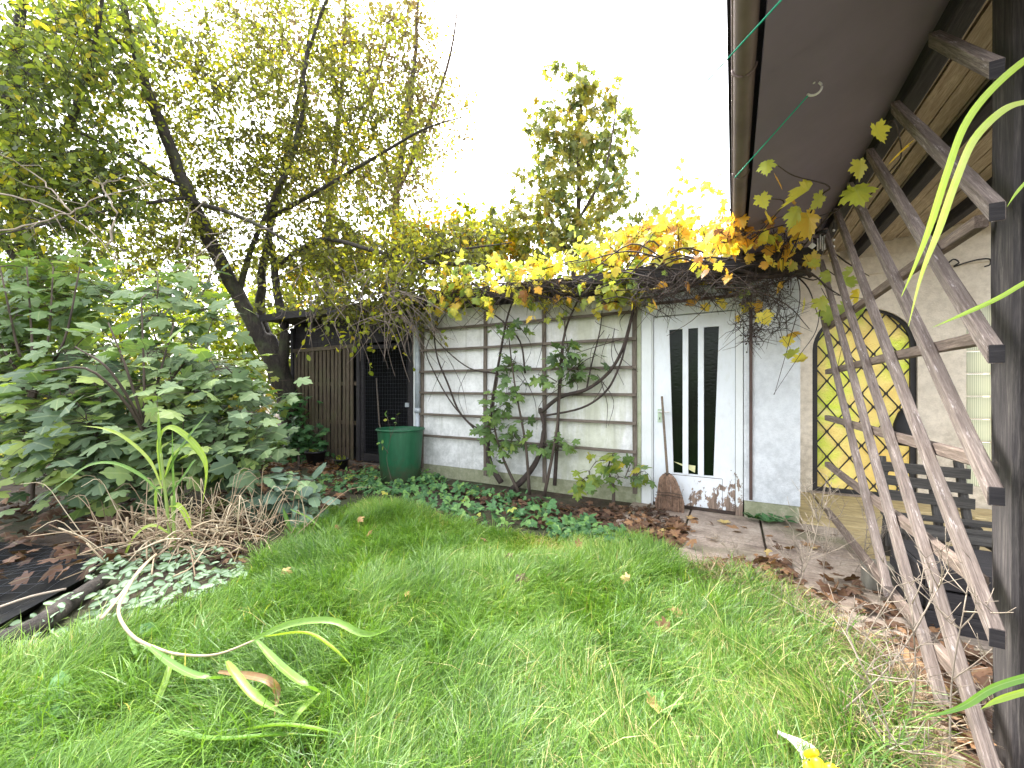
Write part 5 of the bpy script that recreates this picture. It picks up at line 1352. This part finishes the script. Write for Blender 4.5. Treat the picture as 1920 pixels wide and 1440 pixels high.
# ------------------------------------------------------------------ lawn
LP = [(540, 1010), (610, 962), (700, 945), (800, 968), (930, 1000), (1060, 1012), (1190, 1015), (1290, 1072), (1420, 1115), (1500, 1170), (1545, 1245), (1580, 1330), (1610, 1430), (1640, 1560), (1500, 2600), (-900, 2600), (-600, 1480), (-20, 1262), (110, 1225), (260, 1180), (400, 1130), (480, 1075)]
LAWN = np.array([on_z(u, v, 0)[:2] for u, v in LP])
def sown(n, poly, lo, hi):
    x = rng.uniform(lo[0], hi[0], n); y = rng.uniform(lo[1], hi[1], n); k = inside(poly, x, y); return x[k], y[k]
def vnoise(x, y, s=1.0, o=0): return (np.sin(x*1.9*s+o)*np.cos(y*2.3*s+1.3*o)+.6*np.sin(x*4.1*s-y*3.3*s+o)+.4*np.cos(x*7.7*s+y*8.9*s))/2
def blades(mb, x, y, h, wd, tint, lean, ang):
    n = len(x); z = ground_z(x, y)
    d = np.column_stack([np.cos(ang), np.sin(ang), np.zeros(n)]); p = np.column_stack([x, y, z])
    sd = np.column_stack([-np.sin(ang), np.cos(ang), np.zeros(n)]); tw = rng.uniform(-1, 1, (n, 1)); sd = unit(sd * np.sqrt(1 - .8 * tw ** 2) + d * tw * .9)
    ts = [0, .35, .7, 1.0]; ws = [.8, 1, .75, 0]
    V = []
    for t, w_ in zip(ts, ws):
        c = p + np.array([0, 0, 1]) * (h * (t - .45 * lean * t ** 2.4))[:, None] + d * (h * lean * t ** 1.7)[:, None]
        if w_ == 0: V.append(c)
        else: V += [c - sd * (wd * w_)[:, None] / 2, c + sd * (wd * w_)[:, None] / 2]
    v = np.stack(V, 1).reshape(-1, 3); o = np.arange(n)[:, None] * 7
    q = np.concatenate([o + np.array([[0, 1, 3, 2]]), o + np.array([[2, 3, 5, 4]])]); base = mb.n
    mb.add(v, q, np.repeat(tint, 7)); mb.f[3].append(o + np.array([[4, 5, 6]]) + base)
gr = MB()
for lo, hi, n in (((-5.5, 1.0), (1.2, 4.6), 220000), ((-3.8, -.3), (1.2, 2.4), 170000)):
    x, y = sown(n, LAWN, lo, hi)
    u, v, ff = proj(np.column_stack([x, y, np.zeros(len(x))])); k = (ff > .9) & (u > -120) & (u < 2040) & (v < 1620)
    x, y, ff = x[k], y[k], ff[k]
    N1, N2, N3 = vnoise(x, y, 1.3), vnoise(x, y, 2.9, 2), vnoise(x, y, .7, 5)
    h = .085 + .05 * N1 + .03 * N2 + rng.gamma(2, .018, len(x)); h = 1.22 * np.clip(h, .03, .30) * np.clip(1.25 - .1 * ff, .75, 1.2)
    tint = np.clip(.42 + .035 * (ff - 1.5) + .16 * N3 - .10 * N2 + rng.normal(0, .17, len(x)) + (rng.uniform(0, 1, len(x)) < .02) * .4, 0, 1)
    edge = np.clip((x * .75 - y * .35 + 1.35) / .9, 0, 1); tint = np.clip(tint - .10 * edge + (rng.uniform(0, 1, len(x)) < .25 * edge) * .45, 0, 1)
    patch = np.exp(-(((x + 1.35) / .5) ** 2 + ((y - 3.1) / .35) ** 2)); tint = np.clip(tint + .32 * patch, 0, 1); h = h * (1 - .4 * patch)
    ang = 2.5 * N1 + 3 * N3 + rng.normal(0, .9, len(x)); lean = np.clip(rng.normal(.75, .3, len(x)), .1, 1.4)
    blades(gr, x, y, h, rng.uniform(.0024, .0056, len(x)) * np.clip(.55 + .2 * ff, .8, 1.5), tint, lean, ang)
EDGE = np.array([on_z(u, v, 0)[:2] for u, v in ((1290, 1072), (1420, 1100), (1560, 1185), (1640, 1260), (1700, 1360), (1740, 1560), (1560, 1560), (1540, 1330), (1480, 1180))])
x, y = sown(60000, EDGE, (-.6, .7), (1.0, 3.4)); k = rng.uniform(0, 1, len(x)) < np.clip(.4 + .6 * vnoise(x, y, 2.6, 1), .05, 1); x, y = x[k], y[k]; n = len(x)
blades(gr, x, y, rng.uniform(.06, .26, n), rng.uniform(.003, .006, n), np.clip(rng.normal(.3, .2, n) + (rng.uniform(0, 1, n) < .2) * .5, 0, 1), rng.uniform(.4, 1.3, n), rng.uniform(0, 6.28, n))
for k in range(60):   # taller tufts
    cx, cy = rng.uniform(-3.2, .4), rng.uniform(.6, 3.4)
    if not inside(LAWN, np.array([cx]), np.array([cy]))[0]: continue
    n = 90; a = rng.uniform(0, 2 * math.pi, n); x = cx + rng.normal(0, .035, n); y = cy + rng.normal(0, .035, n)
    blades(gr, x, y, rng.uniform(.14, .30, n), rng.uniform(.003, .0055, n), np.clip(rng.normal(rng.uniform(.2, .6), .1, n), 0, 1), rng.uniform(.3, 1.2, n), a)
o = gr.build('lawn_grass', M['grass'], smooth=False); tag(o, 'long uncut green lawn grass in front of the shed', 'grass', kind='stuff')
# dry grass between lawn and paving
DP = np.array([on_z(u, v, 0)[:2] for u, v in ((1280, 1065), (1420, 1090), (1540, 1170), (1680, 1270), (1760, 1370), (1830, 1560), (1300, 1560), (1480, 1330), (1450, 1200), (1350, 1120))])
gr = MB(); x, y = sown(60000, DP, (-.6, .7), (1.0, 3.4))
k = rng.uniform(0, 1, len(x)) < np.clip(.55 + .5 * vnoise(x, y, 2.2), .08, 1); x, y = x[k], y[k]
blades(gr, x, y, rng.uniform(.05, .22, len(x)), rng.uniform(.002, .004, len(x)), np.clip(rng.normal(.22, .25, len(x)), 0, 1), rng.uniform(.4, 1.3, len(x)), rng.uniform(0, 6.28, len(x)))
k = rng.uniform(0, 1, len(x)) < .0
o = gr.build('dry_grass', M['straw'], smooth=False); tag(o, 'dead brown grass along the edge of the paving', 'grass', kind='stuff')

# ground cover along the wall
def cover(name, label, polys, n, T_, size, lm, zmax, tint=(.1, .9), per=1):
    mb = MB()
    for poly, nn in zip(polys, n):
        pg = np.array([on_z(u, v, 0)[:2] for u, v in poly]); lo, hi = pg.min(0), pg.max(0)
        x, y = sown(nn * 4, pg, lo, hi); x, y = x[:nn], y[:nn]; k = len(x)
        bmp = np.clip(.5 + .5 * vnoise(x, y, 2.0, 3), .1, 1)
        z = ground_z(x, y) + .02 + zmax * bmp * rng.uniform(0, 1, k) ** .6
        fan_leaves(mb, np.column_stack([x, y, z]), T_, size * rng.uniform(.6, 1.3, k), np.clip(rng.uniform(*tint, k) * (.6 + .4 * bmp), 0, 1), 1.2, .1, outward=toward * .4)
    o = mb.build(name, M[lm], smooth=False); tag(o, label, 'ground cover', kind='stuff')
cover('ground_cover', 'dark green strawberry-like ground cover along the shed wall', [[(640, 905), (700, 885), (800, 895), (900, 925), (1040, 945), (1050, 1000), (960, 1000), (850, 985), (760, 950), (680, 930)], [(1030, 985), (1100, 985), (1170, 1010), (1200, 1040), (1090, 1030), (1030, 1010)], [(555, 905), (700, 880), (720, 905), (600, 945)]], [720, 230, 130], TRI, .085, 'l_cover', .17, (.1, 1.05))
cover('variegated_cover', 'silver variegated ground cover spreading round the reed clump and pond log', [[(170, 1050), (330, 1020), (460, 1060), (480, 1100), (400, 1130), (230, 1190), (120, 1220), (0, 1260), (-80, 1260), (60, 1170), (150, 1110)]], [470], OVAL7, .066, 'l_lamium', .13)
# broad leaves in the lawn
mb = MB(); RZ = [(590, 1030), (95, 1310), (300, 1190), (370, 1260), (1100, 1050), (1290, 1320), (1230, 1340), (50, 1380)]
for u, v in RZ:
    c = on_z(u, v, .05); n = 9; a = rng.uniform(0, 6.28, n); ax = np.column_stack([np.cos(a), np.sin(a), rng.uniform(.1, .7, n)])
    put_leaves(mb, OVAL7, np.tile(c, (n, 1)) + rng.normal(0, .01, (n, 3)), ax, np.tile([0, 0, 1.0], (n, 1)) + rng.normal(0, .2, (n, 3)), rng.uniform(.06, .12, n), rng.uniform(.45, .85, n))
o = mb.build('lawn_weeds', M['l_cover'], smooth=False); tag(o, 'broad leaved weeds scattered through the lawn', 'weeds', kind='stuff')
mb = MB()
for u, v in ((1415, 972), (1440, 980), (1462, 978)):
    c = on_z(u, v, .04); n = 8; a = rng.uniform(0, 6.28, n); put_leaves(mb, OVAL7, np.tile(c, (n, 1)), np.column_stack([np.cos(a), np.sin(a), rng.uniform(.2, .9, n)]), np.tile([0, 0, 1.0], (n, 1)), rng.uniform(.08, .15, n), rng.uniform(0, .4, n))
o = mb.build('dock_weed', M['l_cover'], smooth=False); tag(o, 'small dark weed rosettes at the foot of the white pillar', 'weed')
# leaf litter
lit = MB()
def litter(poly, n, size, tint, z0=.01, zr=.04, T_=MAPLE):
    pg = np.array([on_z(u, v, 0)[:2] for u, v in poly]); x, y = sown(n * 5, pg, pg.min(0), pg.max(0)); x, y = x[:n], y[:n]; k = len(x)
    z = ground_z(x, y) + z0 + rng.uniform(0, zr, k); a = rng.uniform(0, 6.28, k)
    nr = rng.normal(0, .45, (k, 3)); nr[:, 2] += 1.2
    put_leaves(lit, T_, np.column_stack([x, y, z]), np.column_stack([np.cos(a), np.sin(a), rng.normal(0, .25, k)]), nr, size * rng.uniform(.5, 1.3, k), np.clip(rng.normal(tint, .2, k), 0, 1), 1.2)
litter([(790, 905), (900, 925), (1050, 950), (1220, 955), (1290, 985), (1220, 1030), (1040, 1000)], 900, .075, .22, zr=.05)
litter([(1170, 985), (1290, 990), (1280, 1030), (1200, 1020)], 120, .085, .5, .035)
litter([(1290, 1060), (1480, 1060), (1500, 1110), (1330, 1100)], 110, .085, .5, .035); litter([(1440, 1090), (1700, 1090), (1800, 1290), (1700, 1300), (1520, 1180)], 150, .085, .38, .03)
litter([(1700, 1180), (1860, 1250), (1860, 1500), (1760, 1400)], 120, .085, .4, .03)
litter([(540, 870), (700, 865), (720, 900), (600, 960), (480, 1020), (380, 960), (430, 880)], 700, .09, .4, .02, .06); litter([(150, 980), (480, 960), (520, 1060), (300, 1080), (170, 1060)], 260, .09, .2, .02)
litter([(-250, 960), (260, 940), (200, 1080), (-200, 1150)], 260, .12, .15, .06, .08)
litter([(-300, 800), (520, 800), (520, 900), (260, 960), (-300, 960)], 900, .12, .3, .02, .06)
litter([(1240, 970), (1560, 1000), (1620, 1090), (1400, 1060)], 26, .09, .55, .035, .01)
o = lit.build('leaf_litter', M['l_dead'], smooth=False); tag(o, 'brown fallen leaf litter on soil and paving', 'leaf litter', kind='stuff')
# single fallen leaves on the lawn
k = 0
for u, v, ti, s_ in ((968, 1083, .1, .13), (672, 970, .85, .1), (690, 1000, .75, .1), (627, 985, .8, .09), (1180, 1083, .9, .09), (1272, 1140, .75, .11), (1090, 1022, .7, .09), (528, 1070, .9, .09), (1255, 1176, .6, .1), (1232, 1320, .9, .1), (950, 1040, .3, .09), (760, 1112, .9, .06), (905, 1010, .6, .08), (1305, 1010, .7, .1)):
    mb = MB(); c = on_z(u, v, .11); a = rng.uniform(0, 6.28)
    put_leaves(mb, MAPLE, c[None], np.array([[math.cos(a), math.sin(a), .1]]), (np.array([0, 0, 1.0]) + toward * .7 + rng.normal(0, .2, 3))[None], [s_ * .72], [ti], 2.2)
    o = mb.build('fallen_leaf', M['l_dead'], smooth=False)
    tag(o, 'dark brown curled maple leaf on the middle of the lawn' if k == 0 else 'single tan maple leaf lying on the grass', 'leaf', 'fallen leaves on the lawn' if k else None); k += 1

# dead branching weeds by the paving
def weed(u, v, h, lean, label, n=9, mat='paletwig'):
    mb = MB(); c = on_z(u, v, .0); top = c + np.array([lean * CY, lean * SY, h]); P = smooth_path([c, (c + top) / 2 + rng.normal(0, .03, 3), top], 5)
    mb.tube(P, interp([.0036, .0016], len(P)), 5)
    for k in range(n):
        a = P[rng.integers(3, len(P))]; d = rng.normal(0, .09, 3); d[2] = rng.uniform(.08, .22) * h * 1.4; Q = smooth_path([a, a + d * .5 + rng.normal(0, .015, 3), a + d], 3); mb.tube(Q, interp([.0024, .0011], len(Q)), 4)
        for j in range(4):
            b = Q[rng.integers(2, len(Q))]; e_ = rng.normal(0, .035, 3); e_[2] = abs(e_[2]) + .03; mb.tube([b, b + e_], [.0014, .0009], 3)
    o = mb.build('dead_weed', M[mat]); tag(o, label, 'dead weed', 'dead weed stalks beside the paving')
for (u, v, h, l, lab, n) in ((1480, 1140, .75, .22, 'tallest dead weed stalk rising before the arched door', 14), (1545, 1100, .5, .05, 'bushy dead weed on the paving before the porch', 18), (1600, 1080, .42, .1, 'dead weed right before the far lattice foot', 14), (1500, 1090, .35, -.05, 'short dead weed left of the bushy one on the paving', 10),
                             (1535, 1370, .62, .5, 'pale forked dead stalk slanting over the dry grass', 10), (1700, 1380, .5, .02, 'dead stalk standing before the lattice foot', 10), (1640, 1420, .45, -.1, 'dead stalk at the lower edge left of the lattice', 10), (1780, 1440, .6, .06, 'thin dead stalk in front of the near lattice slats', 9), (1600, 1260, .4, .2, 'dead stalk between lawn and lattice', 9), (1350, 1070, .2, .02, 'small tuft of dead stalks at the paving corner', 8), (1790, 1400, .3, .25, 'leaning dead stalk beside the house post foot', 8)):
    weed(u, v, h, l, lab, n)
mb = MB(); P = smooth_path([on_z(u, v, .07) for u, v in ((1165, 1010), (1215, 1022), (1270, 1040), (1310, 1062))], 4); mb.tube(P, .006, 5)
o = mb.build('fallen_stick', M['paletwig']); tag(o, 'pale stick lying at the corner of lawn and paving', 'stick')
